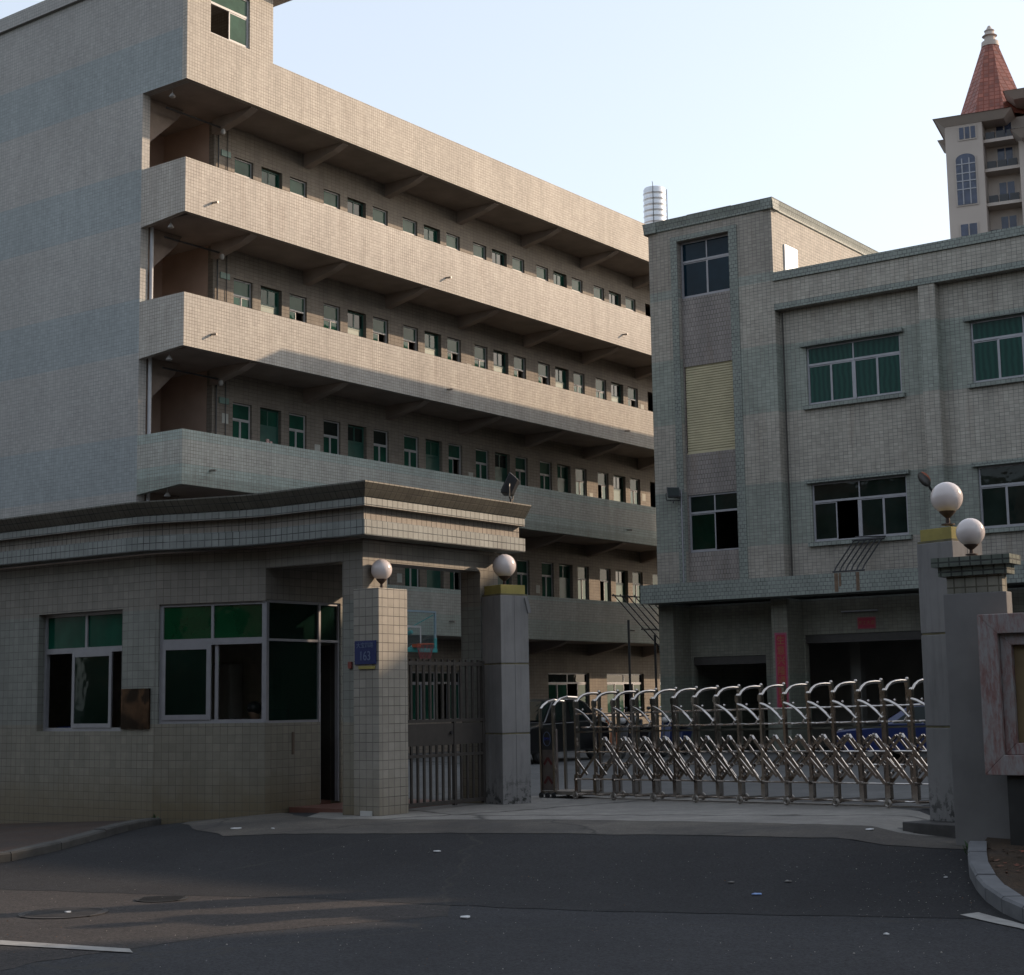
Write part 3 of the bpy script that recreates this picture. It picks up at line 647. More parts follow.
def floodlight(M, label, hs=.36):
    t = empty('floodlight', label, 'lamp', M)
    MB().tube([(-hs * .52, 0, 0), (-hs * .55, 0, .16), (-hs * .5, 0, .2)], .012, 6).tube([(hs * .52, 0, 0), (hs * .55, 0, .16), (hs * .5, 0, .2)], .012, 6).tube([(-hs * .52, 0, 0), (hs * .52, 0, 0)], .014, 6).tube([(0, 0, -.08), (0, 0, 0)], .02, 6).build('bracket', BLACK, t)
    T = Matrix.Translation((0, 0, .2)) @ Matrix.Rotation(R(-25), 4, 'X')
    MB(T).add([(-hs / 2, -.07, -hs * .42), (hs / 2, -.07, -hs * .42), (hs / 2, -.07, hs * .42), (-hs / 2, -.07, hs * .42), (-hs * .36, .08, -hs * .3), (hs * .36, .08, -hs * .3), (hs * .36, .08, hs * .3), (-hs * .36, .08, hs * .3)],
              [(0, 1, 2, 3)[::-1], (4, 5, 6, 7)[::-1][::-1], (0, 1, 5, 4), (1, 2, 6, 5), (2, 3, 7, 6), (3, 0, 4, 7)]).build('housing', BLACK, t, bevel=.012)
    MB(T).box(-hs * .42, hs * .42, -.082, -.074, -hs * .34, hs * .34).build('lens', GLASS_DARK, t)
    return t
floodlight(FM @ W @ Matrix.Translation((.72, -.26, 6.80)) @ Matrix.Rotation(R(42), 4, 'Z'), 'black floodlight on the left edge of the factory stair block', .36)
# lamp with an orange back on a swan-neck pipe
t = empty('wall_lamp', 'cobra head lamp with orange top on the factory wall above the lamp pillar', 'lamp', FM @ W)
MB().tube([(8.50, .26, 5.0), (8.50, .0, 5.3), (8.30, -.45, 6.05), (8.14, -.72, 6.50)], .03, 8).box(8.45, 8.65, .24, .298, 4.85, 5.1).build('arm', BLACK, t, smooth=True)
T = Matrix.Translation((8.08, -.80, 6.62)) @ Matrix.Rotation(R(-38), 4, 'Y') @ Matrix.Rotation(R(-25), 4, 'X')
MB(T).sphere((0, 0, 0), .2, 16, (.55, .8, 1.25)).build('head', GATE_DARK, t, smooth=True)
MB(T).sphere((.02, .04, .06), .2, 16, (.52, .78, 1.0)).build('cap', plain('orange_cap', (.30, .09, .05), .6), t, smooth=True)

# ------------------------------------------------------------------ steel awning frame between the buildings
def px(x, y, D):                                   # handy: a point at distance D along a sight line
    cr, sr, ct, st = math.cos(ROLL), math.sin(ROLL), math.cos(TILT), math.sin(TILT)
    Rv = Vector((cr, -sr * st, sr * ct)); Uv = Vector((-sr, -cr * st, cr * ct)); Fv = Vector((0, ct, st))
    d = Rv * (x - 512) + Uv * (487.5 - y) + Fv * FPX; return Vector((0, 0, CAMZ)) + d * (D / d.y)
# water tank on the dormitory roof
t = empty('water_tank', 'cylindrical stainless steel water tank on a stand on the dormitory roof', 'water tank', Matrix.Translation(px(655.5, 232, 58.0)))
pr = [(.40, 0), (.41, .02)]
for i in range(7): z = .08 + i * .22; pr += [(.41, z), (.43, z + .03), (.43, z + .06), (.41, z + .09)]
pr += [(.41, 1.60), (.38, 1.66), (.12, 1.70), (.11, 1.72)]
MB().lathe(pr, (0, 0, .0), 28).build('shell', plain('bright_steel', (.66, .66, .67), .32, .55, var=.06), t, smooth=True)
m = MB()
for a_, b_ in ((-.25, -.25), (.25, -.25), (-.25, .25), (.25, .25)): m.box(a_ - .04, a_ + .04, b_ - .04, b_ + .04, -1.6, 0)
m.build('stand', BLACK, t)
MB().tube([(-.1, -.44, .1), (-.1, -.44, 1.7), (-.1, -.3, 1.85)], .012, 6).tube([(.445, -.1, -.1), (.445, -.1, 1.6)], .015, 6).build('pipe', BLACK, t)

t = empty('awning_frame', 'thin dark steel pergola frame of sloping bars between dormitory and factory', 'frame', Matrix.Translation((3.2, 43.6, 0)))
o0 = Vector((3.2, 43.6, 0))
A2 = Vector((.5937, .8047, 0)); B2 = Vector((-.8047, .5937, 0))
s0 = px(613, 594, 47.0); e0 = px(662, 650, 46.6)
m = MB()
for i in range(8):
    off = A2 * (.30 * i) - B2 * (.05 * i) + Vector((0, 0, .0))
    m.tube([tuple(s0 - o0 + off), tuple(e0 - o0 + off)], .018, 6)
m.build('rafters', BLACK, t)
m = MB()
for q_ in (.02, .62, .97):
    a = s0.lerp(e0, q_) - o0 - Vector((0, 0, .02)); m.tube([tuple(a - A2 * .1), tuple(a + A2 * 2.2 - B2 * .36)], .022, 6)
m.build('purlins', BLACK, t)
for q_ in (px(629, 640, 46.9), px(655, 640, 46.7)):
    MB().tube([(q_.x - o0.x, q_.y - o0.y, 0), (q_.x - o0.x, q_.y - o0.y, 3.75 if q_.x < 3.8 else 3.3)], .035, 8).build('post', BLACK, t)

# ------------------------------------------------------------------ guardhouse with portal canopy
GM = place(-2.0, 21.29, 0, rot=BROT)
gd = empty('guardhouse', 'low tiled guardhouse with stepped cornice and green windows, left of the gate', 'building', GM)
CY, CX, CXL, CYL = 1.8, 0.0, -.553, 3.46            # corner of glass wall; end of the middle wall
midM = Matrix.Translation((0, 1.8, 0)) @ Matrix.Rotation(math.atan2(1.66, -.553), 4, 'Z')    # x along the wall from the glass corner to the left, +y toward the street
def MW(flip=False): return midM @ Matrix.Diagonal((1, -1, 1, 1))                            # wall space: u, d inward
MIDW = midM
# walls
m = MB(midM); wall_holes(m, .10, 1.75, -.4, 3.60, -.22, 0, [(.0, 1.68, 1.20, 2.88)]); wall_holes(m, 0, .10, -.4, 3.60, -.22, 0, [(0, .1, 1.20, 2.88)])
mid = m.build('middle_wall', TILE_GUARD, gd)
# re-map the middle wall so that the tiles follow it
for v in mid.data.vertices: v.co = midM.inverted() @ v.co
mid.matrix_local = midM
LW = Matrix.Translation((CXL, CYL, 0)) @ Matrix(((0, 1, 0, 0), (1, 0, 0, 0), (0, 0, 1, 0), (0, 0, 0, 1)))   # u along +Y, d along +X (mirrored; only boxes)
m = MB()
def lbox(u0, u1, d0, d1, z0, z1, mb): mb.box(CXL + d0, CXL + d1, CYL + u0, CYL + u1, z0, z1)
zs = [(-.5, 1.10, []), (1.10, 2.85, [(.69, 2.61)]), (2.85, 3.60, [])]
for z0, z1, hs in zs:
    x = 0
    for a, b in hs: lbox(x, a, 0, .22, z0, z1, m); x = b
    lbox(x, 9.0, 0, .22, z0, z1, m)
m.box(CXL + .22, 2.4, CYL + 8.8, CYL + 9.0, -.5, 3.6)
m.box(2.2, 2.4, 1.8, CYL + 8.8, -.5, 3.6)
m.box(1.53, 2.2, 1.8, 2.0, -.3, 3.6).box(0.001, 1.53, 1.8, 2.0, 2.90, 3.6).box(0.001, 1.10, 1.8, 1.98, -.3, 1.19)
m.build('wall', TILE_GUARD, gd)
# portal piers, lintel and recess lintel
m = MB()
m.box(0, .49, 0, .36, -.1, 3.60).box(2.55, 2.98, 0, .36, -.1, 3.60).box(.49, 2.55, .001, .359, 3.32, 3.60)
m.box(.001, .30, .36, 1.8, 3.33, 3.60)
m.build('portal_frame', TILE_GUARD, gd)
m = MB(); m.box(-.2, 2.62, .05, CYL + 8.8, 3.605, 3.78).box(.30, 2.2, .37, 1.79, 3.50, 3.604); m.build('ceiling', SOFFIT, gd)
m = MB(); m.box(.25, 2.2, 2.0, CYL + 8.8, -.02, .06).box(.45, 2.6, .37, 1.78, -.06, .03); m.build('floor', plain('red_floor_tile', (.12, .05, .035), .6), gd)
m = MB(); m.box(-.2, 3.18, -.2, CYL + 8.8, 3.79, 4.22); m.build('roof', SOFFIT, gd)
# cornice: swept profile along the street front; smoothed plan bend
path = [(3.20, 0.0), (0.0, 0.0)]
pl = [(0.0, y) for y in (.5, 1.0, 1.45)]
pl += [(-.03, 1.75), (-.10, 2.05), (-.19, 2.35), (-.30, 2.70), (-.40, 3.0), (-.48, 3.25), (-.535, 3.50), (-.553, 3.75)]
pl += [(-.553, y) for y in (4.5, 6.5, 9.0, 12.3)]
path += pl
prof = [(.0, 3.62), (.35, 3.62), (.35, 3.82), (.24, 3.822), (.24, 4.0), (.35, 4.002), (.35, 4.12), (.365, 4.125), (.41, 4.19), (.475, 4.29), (.475, 4.31), (.0, 4.31)]
n = len(path); outn = []
for i in range(n):
    a = Vector(path[max(0, i - 1)]); b = Vector(path[i]); c = Vector(path[min(n - 1, i + 1)])
    d1 = (b - a).normalized() if i > 0 else (c - b).normalized(); d2 = (c - b).normalized() if i < n - 1 else d1
    n1 = Vector((-d1.y, d1.x)); n2 = Vector((-d2.y, d2.x))
    n1 = -n1 if i == 0 or True else n1; n2 = -n2
    mm_ = (n1 + n2).normalized(); k = 1 / max(.3, mm_.dot(n1)); outn.append(mm_ * k)
# outward is -Y on the portal side and -X on the street side
if outn[0].y > 0: outn = [-v for v in outn]
m = MB(); vs = []
for (x, y), nv in zip(path, outn):
    vs += [(x + nv.x * r_, y + nv.y * r_, z_) for r_, z_ in prof]
k = len(prof); fs = []
for i in range(n - 1):
    for j in range(k): fs.append((i * k + j, (i + 1) * k + j, (i + 1) * k + (j + 1) % k, i * k + (j + 1) % k))
fs += [tuple(range(k)), tuple(range((n - 1) * k, n * k))[::-1]]
m.add(vs, fs); cor = m.build('cornice', TILE_CORNICE, gd)
bmm = bmesh.new(); bmm.from_mesh(cor.data); bmesh.ops.recalc_face_normals(bmm, faces=bmm.faces[:]); bmm.to_mesh(cor.data); bmm.free()

# windows of the guardhouse
LWIN = Matrix.Translation((CXL, CYL, 0)) @ Matrix.Rotation(R(90), 4, 'Z') @ Matrix.Diagonal((1, -1, 1, 1))
def flip_fix(o):
    for q in [o] + [x for x in bpy.data.objects if x.parent == o]:
        b_ = bmesh.new(); b_.from_mesh(q.data); bmesh.ops.recalc_face_normals(b_, faces=b_.faces[:]); b_.to_mesh(q.data); b_.free()
fr = MB(LWIN); u0, u1, z0, z1 = .69, 2.61, 1.10, 2.85
fr.box(u0, u1, .12, .18, z0, z0 + .05).box(u0, u1, .12, .18, z1 - .05, z1).box(u0, u0 + .05, .121, .179, z0 + .05, z1 - .05).box(u1 - .05, u1, .121, .179, z0 + .05, z1 - .05)
fr.box(u0 + .05, u1 - .05, .11, .19, 2.25, 2.33).box(1.62, 1.67, .122, .178, 2.33, z1 - .05)
for a, b in ((1.04, 1.94),): fr.box(a, a + .06, .105, .13, z0 + .05, 2.25).box(b - .06, b, .105, .13, z0 + .05, 2.25).box(a + .06, b - .06, .106, .129, z0 + .05, z0 + .11).box(a + .06, b - .06, .106, .129, 2.19, 2.25)
w1 = fr.build('window', ALU, gd); pn = MB(LWIN); pn.box(u0 + .04, u1 - .04, .146, .152, 2.30, z1 - .04); pn.cur = 1
pn.box(1.06, 1.92, .115, .121, z0 + .08, 2.22); pn.build('pane', [GLASS_EMER, GLASS_SEE], w1); flip_fix(w1)
MIDF = midM @ Matrix.Diagonal((1, -1, 1, 1))
fr = MB(MIDF); u0, u1, z0, z1 = .03, 1.68, 1.20, 2.88
fr.box(u0, u1, .04, .10, z0, z0 + .05).box(u0, u1, .04, .10, z1 - .04, z1).box(u0 - .03, u0 + .04, .03, .11, z0, z1).box(u1 - .05, u1, .041, .099, z0 + .05, z1 - .04)
fr.box(u0 + .04, u1 - .05, .03, .11, 2.29, 2.38).box(.83, .87, .042, .098, 2.38, z1 - .04)
for a, b in ((.86, 1.63),): fr.box(a, a + .07, .025, .05, z0 + .05, 2.29).box(b - .05, b, .025, .05, z0 + .05, 2.29).box(a + .07, b - .05, .026, .049, z0 + .05, z0 + .12).box(a + .07, b - .05, .026, .049, 2.23, 2.29)
fr.box(.76, .81, .055, .08, z0 + .05, 2.29)
w2 = fr.build('window', ALU, gd); pn = MB(MIDF); pn.box(u0 + .03, u1 - .03, .066, .072, 2.35, z1 - .03); pn.cur = 1
pn.box(.90, 1.60, .034, .040, z0 + .09, 2.26); pn.build('pane', [glass_mat('green_transom_glass', (.004, .050, .018), .95, rough=.03), GLASS_SEE], w2); flip_fix(w2)
# side glazing along the recess (plane Y=1.8)
fr = MB(); fr.box(.0, 1.14, 1.83, 1.89, 1.19, 1.225).box(.0, 1.55, 1.83, 1.89, 2.86, 2.90).box(.05, 1.53, 1.825, 1.895, 2.325, 2.36).box(1.09, 1.13, 1.82, 1.90, 1.19, 2.88).box(1.09, 1.13, 1.82, 1.90, 0.05, 1.19).box(1.50, 1.53, 1.83, 1.89, .05, 2.86)
w3 = fr.build('side_window', ALU, gd); MB().box(.02, 1.10, 1.856, 1.862, 1.21, 2.87).box(1.12, 1.51, 1.856, 1.862, 2.35, 2.87).build('pane', glass_mat('dark_side_glass', (.006, .018, .013), .55), w3)
# inner door, ajar
MB(Matrix.Translation((1.52, 1.88, 0)) @ Matrix.Rotation(R(75), 4, 'Z')).box(0, .42, -.02, .02, .06, 2.30).build('door', GATE_DARK, gd)
# door handle like fitting on the tiled wall and a cable stain
MB().box(.52, .56, 1.785, 1.799, .75, 1.06).build('wall_fitting', plain('brown_fitting', (.10, .07, .05), .6), gd)
MB().sphere((.17, .5, 3.42), .07, 12, (1, 1, .8)).lathe([(.05, 0), (.05, .08)], (.17, .5, 3.44), 10).build('soffit_lamp', BLACK, gd, smooth=True)
# brass plaque
pl_ = MB(LWIN); pl_.box(.06, .66, -.03, -.002, 1.13, 1.70)
m_, nt, b = new_mat('tarnished_brass'); tc = N_(nt, 'ShaderNodeTexCoord')
nt.links.new(ramp(nt, noise(nt, tc.outputs['Object'], 3, 4), [(.42, (.025, .017, .012)), (.60, (.12, .07, .042)), (.66, (.03, .02, .015))]), b.inputs['Base Color'])
b.inputs['Metallic'].default_value = .9; b.inputs['Roughness'].default_value = .22
o = pl_.build('plaque', m_, None, GM); flip_fix(o); tag(o, 'tarnished brown metal plaque on the guardhouse wall between the two windows', 'plaque')

MB().box(2.17, 2.198, 2.01, CYL + 8.7, .06, 3.5).build('inner_lining', plain('pale_plaster', (.50, .47, .42), .9), gd)
# things inside the guardhouse
IN = GM
t = empty('desk', 'dark wooden desk inside the guardhouse behind the street window', 'desk', IN @ Matrix.Translation((.35, 2.1, .06)))
WOOD = plain('dark_wood', (.06, .035, .022), .5, var=.2)
MB().box(.0, .65, .1, 1.5, .76, .80).build('desk_top', WOOD, t); 
for a in (.03, .58):
    for b_ in (.13, 1.42): MB().box(a, a + .05, b_, b_ + .05, 0, .76).build('leg', WOOD, t)
tag(MB().box(1.86, 2.16, 4.45, 4.90, 1.22, 2.1).build('wall_heater', WHITE_FR, None, IN, bevel=.04), 'white boxy heater hanging on the guardhouse back wall', 'heater')
t = empty('monitor', 'small dark monitor on a thin stand behind the side glass', 'monitor', IN @ Matrix.Translation((.65, 2.25, .86)))
MB().box(-.02, .02, -.25, .25, .18, .52).build('screen', BLACK, t); MB().box(-.02, .02, -.02, .02, .02, .2).box(-.1, .1, -.12, .12, 0, .02).build('stand', ALU, t)
tag(MB().lathe([(.12, 0), (.16, .25), (.17, .26), (.15, .24), (.11, .02)], (0, 0, 0), 16).build('bucket', plain('blue_plastic', (.01, .05, .28), .5), None, IN @ Matrix.Translation((-.15, 5.85, .90)), smooth=True), 'blue plastic bucket on the sill inside the left guardhouse window', 'bucket')
tag(MB().box(-.3, .3, -.5, .6, .06, .89).build('cabinet', WOOD, None, IN @ Matrix.Translation((-.05, 5.7, 0))), 'low brown cabinet inside the guardhouse carrying the blue bucket', 'cabinet')
# chair and person
def skin_figure(name, nodes, edges, mat, parent, sub=2):
    me = bpy.data.meshes.new(name); me.from_pydata([n_[0] for n_ in nodes], edges, []); o = bpy.data.objects.new(name, me); col.objects.link(o)
    sk = o.modifiers.new('skin', 'SKIN'); sk.use_smooth_shade = True
    for v, n_ in zip(me.skin_vertices[0].data, nodes): v.radius = (n_[1], n_[2] if len(n_) > 2 else n_[1])
    me.skin_vertices[0].data[0].use_root = True
    s_ = o.modifiers.new('sub', 'SUBSURF'); s_.levels = sub; s_.render_levels = sub
    bpy.context.view_layer.update()
    m2 = bpy.data.meshes.new_from_object(o.evaluated_get(bpy.context.evaluated_depsgraph_get())); bpy.data.objects.remove(o)
    m2.materials.clear(); m2.materials.append(mat)
    for p in m2.polygons: p.use_smooth = True
    o = bpy.data.objects.new(name, m2); col.objects.link(o)
    if parent is not None: o.parent = parent
    return o
ch = empty('chair', 'dark office chair at the guardhouse desk', 'chair', IN @ Matrix.Translation((.98, 2.88, .06)))
MB().box(-.22, .22, -.22, .22, .42, .47).build('seat', BLACK, ch, bevel=.02); MB().box(.20, .25, -.2, .2, .5, .95).build('backrest', BLACK, ch, bevel=.02)
for a in (-.18, .18):
    for b_ in (-.18, .18): MB().box(a - .015, a + .015, b_ - .015, b_ + .015, 0, .42).build('leg', STEEL_DULL, ch)
pe = empty('person', 'person with short black hair in a dark shirt seated inside the guardhouse window', 'person', IN @ Matrix.Translation((.92, 2.86, .06)))
nodes = [((0, 0, .56), .15, .12), ((0, 0, .78), .15, .12), ((-.03, 0, 1.0), .17, .12), ((-.05, 0, 1.10), .07, .07), ((-.07, 0, 1.17), .055, .055), ((-.10, 0, 1.27), .085, .095), ((-.11, 0, 1.36), .075, .085),
         ((-.03, .19, 1.03), .06), ((-.10, .25, .80), .045), ((-.34, .17, .76), .035), ((-.42, .14, .78), .03), ((-.03, -.19, 1.03), .06), ((-.10, -.25, .80), .045), ((-.34, -.17, .76), .035), ((-.42, -.14, .78), .03),
         ((-.05, .1, .52), .09), ((-.42, .12, .54), .065), ((-.42, .12, .12), .045), ((-.52, .12, .04), .04), ((-.05, -.1, .52), .09), ((-.42, -.12, .54), .065), ((-.42, -.12, .12), .045), ((-.52, -.12, .04), .04)]
edges = [(0, 1), (1, 2), (2, 3), (3, 4), (4, 5), (5, 6), (2, 7), (7, 8), (8, 9), (9, 10), (2, 11), (11, 12), (12, 13), (13, 14), (0, 15), (15, 16), (16, 17), (17, 18), (0, 19), (19, 20), (20, 21), (21, 22)]
skin_figure('body', nodes, edges, plain('skin', (.30, .18, .13), .6), pe)
MB().sphere((-.085, 0, 1.335), .112, 16, (1, .92, .95)).build('hair', BLACK, pe, smooth=True)
shirt = [((0, 0, .60), .165, .135), ((0, 0, .80), .165, .135), ((-.03, 0, 1.0), .185, .135), ((-.03, .19, 1.03), .072), ((-.10, .25, .82), .058), ((-.03, -.19, 1.03), .072), ((-.10, -.25, .82), .058)]
skin_figure('shirt', shirt, [(0, 1), (1, 2), (2, 3), (3, 4), (2, 5), (5, 6)], plain('dark_shirt', (.03, .02, .025), .8), pe)
tr = [((0, 0, .56), .155, .125), ((-.05, .1, .53), .10), ((-.42, .12, .55), .075), ((-.42, .12, .16), .06), ((-.05, -.1, .53), .10), ((-.42, -.12, .55), .075), ((-.42, -.12, .16), .06)]
skin_figure('trousers', tr, [(0, 1), (1, 2), (2, 3), (0, 4), (4, 5), (5, 6)], BLACK, pe)

# ------------------------------------------------------------------ pillars
def globe_lamp(M, label, r, holder=.14):
    t = empty('globe_lamp', label, 'lamp', M, 'white globe lamps on the gate pillars')
    MB().lathe([(r * .42, 0), (r * .42, .012), (r * .14, .02), (r * .12, holder * .55), (r * .30, holder * .75), (r * .50, holder), (r * .52, holder + .02), (r * .3, holder + .02)], (0, 0, 0), 20).build('holder', RUSTY, t, smooth=True)
    MB().sphere((0, 0, holder + r * .93), r, 36).build('globe', GLOBE, t, smooth=True)
    return t
pil = MB(); pil.box(-.07, .51, -.34, .10, -.08, 2.94)
pt = tag(pil.build('gate_pillar', TILE_PILLAR, None, GM, bevel=.004), 'cream tiled pillar with the blue number plate, joined to the portal', 'pillar')
globe_lamp(GM @ Matrix.Translation((.22, -.14, 2.94)), 'small globe lamp on the tiled pillar with the blue number plate', .142, .13)
# number plate
s_ = MB(); s_.box(-.092, -.074, -.305, .065, 1.945, 2.255)
# plate stands on the street face of the pillar (plane X=-.07)
sg = tag(s_.build('number_plate', BLUE_SIGN, None, GM, bevel=.004), 'blue number plate reading 163 on the tiled pillar', 'sign')
TF = Matrix(((0, 0, -1, -.095), (-1, 0, 0, 0), (0, 1, 0, 0), (0, 0, 0, 1)))
text_mesh('street_name', '大宝四路', .075, SIGN_WHITE, sg, TF @ Matrix.Translation((.12, 2.19, 0)))
text_mesh('digits', '163', .17, SIGN_WHITE, sg, TF @ Matrix.Translation((.12, 2.05, 0)), xs=.8)
tag(MB().box(-.09, -.073, -.28, .0, 1.885, 1.925).build('paper_strip', YELLOW, None, GM), 'yellow strip of paper under the blue number plate', 'label')
tag(MB().box(-.03, -.002, .18, .24, 1.90, 1.99).build('doorbell', plain('red_plastic', (.16, .03, .02), .5), None, GM), 'small red doorbell beside the blue number plate', 'doorbell')
tag(MB().box(-.085, -.071, -.22, -.02, -.06, .06).build('painted_patch', plain('white_paper', (.45, .44, .42), .8), None, GM), 'pale patch of paper at the foot of the tiled pillar', 'label')

def grey_pillar(cx, cy, label, s=.485, base=0.0, plinth=False):
    M = place(cx, cy, 0, rot=0)
    t = empty('gate_pillar', label, 'pillar', Matrix.Translation((cx, cy, base)) @ Matrix.Rotation(R(35), 4, 'Z'))   # local X = az 55, local Y = az -35
    for k in range(3):
        z0 = k * .985; m = MB()
        m.box(0, s * .49, 0, s, z0 + (.0 if k == 0 else .012), z0 + .975).box(s * .495, s, 0.0, s, z0 + (.0 if k == 0 else .012), z0 + .975)
        m.build('panel', GREY_PILLAR, t, bevel=.006)
        MB().box(.008, s - .008, .008, s - .008, z0 + .96, z0 + 1.0).build('joint', JOINT, t)
    MB().box(.03, s - .03, .03, s - .03, 2.96, 3.10).build('cap', YELLOW, t, bevel=.005)
    if plinth: MB().box(-.30, s + .05, -.20, s + .12, -.30, -.001).build('plinth', plain('black_stone', (.045, .042, .04), .8, var=.3, bump=.4), t, bevel=.01)
    return t
gp = grey_pillar(-.19, 22.95, 'slim grey paneled pillar with yellow cap at the left end of the sliding gate')
globe_lamp(Matrix.Translation((-.13, 23.29, 3.10)), 'globe lamp on the grey pillar left of the sliding gate', .172, .13)
MB().bar((.44, -.012, 2.92), (.50, -.012, 2.70), .06, .012).build('loose_bracket', GREY_WALL, gp)
gp2 = grey_pillar(4.384 + .278, 17.4 - .397, 'grey paneled pillar with yellow cap on a black plinth at the right end of the sliding gate', base=.11, plinth=True)
globe_lamp(Matrix.Translation((4.662 + .06, 17.003 + .338, 3.255)), 'larger globe lamp on the yellow capped pillar at the right end of the gate', .172, .14)
# wall pillar on the right
WPM = place(4.35, 16.30, 0, rot=BROT)               # local X = into, local -Y = right
t = empty('wall_pillar', 'wide plain grey pillar with a tiled stepped cap beside the stone notice frame', 'pillar', WPM)
MB().box(0, .16, -.65, 0, -.2, 2.44).build('shaft', GREY_WALL, t, bevel=.008)
MB().box(.015, .145, -.61, -.04, 2.442, 2.615).build('neck', tile_mat('pillar_neck_tile', [(0, (.22, .21, .17))], .115, .10, grout=.008, gcol=(.05, .045, .03), dirt=.5), t)
MB().box(-.03, .19, -.68, .03, 2.617, 2.71).box(-.08, .24, -.73, .08, 2.711, 2.805).build('cap', tile_mat('pillar_cap_tile', [(0, (.13, .15, .125))], .11, .095, grout=.009, gcol=(.02, .02, .02), dirt=.5), t)
globe_lamp(WPM @ Matrix.Translation((.08, -.29, 2.825)), 'low globe lamp on the tiled cap of the wide pillar at the far right', .143, .10)

# stone notice frame right of the pillar
MARBLE_m, nt, b = new_mat('red_streaked_stone'); tc = N_(nt, 'ShaderNodeTexCoord')
f1 = noise(nt, scalev(nt, tc.outputs['Object'], (3, 3, 1.0)), 3.2, 7, .75)
f2 = noise(nt, scalev(nt, tc.outputs['Object'], (9, 9, 2.0)), 3.0, 6, .7)
c = ramp(nt, f1, [(.34, (.15, .065, .06)), (.46, (.21, .125, .115)), (.58, (.24, .21, .205))])
c = mixc(nt, ramp(nt, f2, [(.47, 0.0), (.60, .8)]), c, (.26, .255, .255))
nt.links.new(c, b.inputs['Base Color']); b.inputs['Roughness'].default_value = .6
NM = place(4.58, 15.80, 0, rot=BROT)
t = empty('notice_board', 'weathered red and grey stone notice frame at the right edge', 'notice board', NM)
z0, z1, L = .66, 2.20, 3.2
def molding(y_out, w, x0, x1, zz0, zz1, mb):
    # four mitred members in the plane of the board
    pts_o = [(-y_out, zz0), (-(L - y_out), zz0), (-(L - y_out), zz1), (-y_out, zz1)]
    pts_i = [(-(y_out + w), zz0 + w), (-(L - y_out - w), zz0 + w), (-(L - y_out - w), zz1 - w), (-(y_out + w), zz1 - w)]
    for i in range(4):
        j = (i + 1) % 4; mb.xprism([pts_o[i], pts_o[j], pts_i[j], pts_i[i]], x0, x1)
mb = MB(); molding(0, .19, -.12, .10, z0, z1, mb); mb.build('outer_frame', MARBLE_m, t, bevel=.006)
mb = MB(); molding(.192, .11, -.06, .09, z0 + .192, z1 - .192, mb); mb.build('inner_frame', MARBLE_m, t, bevel=.006)
MB().box(0, .08, -(L - .305), -.305, z0 + .305, z1 - .305).build('board', plain('ochre_board', (.15, .105, .05), .7, var=.25, scale=3), t)
MB().box(-.06, .30, -(L - .25), -.19, -.3, z0 - .002).build('base', plain('black_base_stone', (.022, .021, .02), .8, var=.3), t)

# ------------------------------------------------------------------ pedestrian gate between tiled pillar and grey pillar
t = empty('pedestrian_gate', 'dark barred steel side gate between the tiled pillar and the grey pillar', 'gate', GM @ Matrix.Translation((.53, -.16, 0)))
GLn = 1.86
m = MB(); 
for z_, hh_ in ((1.97, .05), (1.19, .04), (.72, .04), (.08, .05)): m.box(0, GLn, -.02, .02, z_ - hh_ / 2, z_ + hh_ / 2)
m.box(0, .05, -.025, .025, .03, 2.02).box(GLn - .05, GLn, -.025, .025, .03, 2.02).box(GLn * .62, GLn * .62 + .05, -.025, .025, .03, 2.02)
m.build('gate_frame', GATE_DARK, t)
MB().box(.05, GLn * .62, -.012, .012, .86, 1.15).build('lock_panel', GATE_DARK, t)
MB().box(GLn * .62 + .05, GLn - .05, -.012, .012, .86, 1.15).build('lock_panel', GATE_DARK, t)
for i in range(13):
    x = .10 + i * .135
    if x > GLn - .06: break
    MB().box(x, x + .038, -.014, .014, 1.21, 2.03).build('bar', GATE_DARK, t)
    MB().box(x + .002, x + .036, -.013, .013, .10, .858).build('bar', GATE_DARK, t)
MB().tube([(GLn * .58, -.05, 1.02), (GLn * .58, -.02, 1.02)], .025, 8).build('lock', BLACK, t)
# white pole leaning inside the portal
a = px(469, 583, 24.2); b_ = px(500, 676, 23.9)
tag(MB().tube([tuple(a), tuple(b_)], .022, 8).build('leaning_pole', plain('white_pvc', (.42, .42, .41), .5), None, smooth=True), 'thin white pole leaning inside the tiled portal', 'pole')
# floodlight on the portal canopy
floodlight(GM @ Matrix.Translation((3.0, -.25, 4.40)) @ Matrix.Rotation(R(-150), 4, 'Z'), 'black floodlight standing on the right end of the guardhouse cornice', .40)

# ------------------------------------------------------------------ retractable gate
RM = Matrix.Translation((.90, 24.0, 0.0)) @ Matrix.Rotation(R(-48), 4, 'Z') @ Matrix.Rotation(-.0145, 4, 'Y')
rg = empty('retractable_gate', 'stainless steel folding driveway gate of arched sections with scissor lattice', 'gate', RM)
SP = .39
sec = MB(); 
sec.box(-.018, .018, -.022, .022, .07, 1.39).box(-.026, .026, -.030, .030, 1.34, 1.42).sphere((0, 0, 1.42), .028, 10)
sec.box(-.018, .018, .478, .522, .07, 1.46).box(-.024, .024, .476, .524, 1.46, 1.56).sphere((0, .50, 1.56), .026, 10)
sec.tube([(0, .0, 1.365), (0, .035, 1.425), (0, .09, 1.475), (0, .16, 1.51), (0, .25, 1.53), (0, .36, 1.54), (0, .50, 1.535)], .021, 10)
sec.box(-.02, .02, .0, .5, .05, .09).box(-.014, .014, .022, .478, .96, .985)
sec.box(-.032, .032, -.034, .034, .10, .36)
s0 = sec.build('gate_section', STEEL, rg, smooth=True)
arm = MB()
arm.bar((0.0, .034, .29), (SP * 1.50, .034, .865), .036, .012)
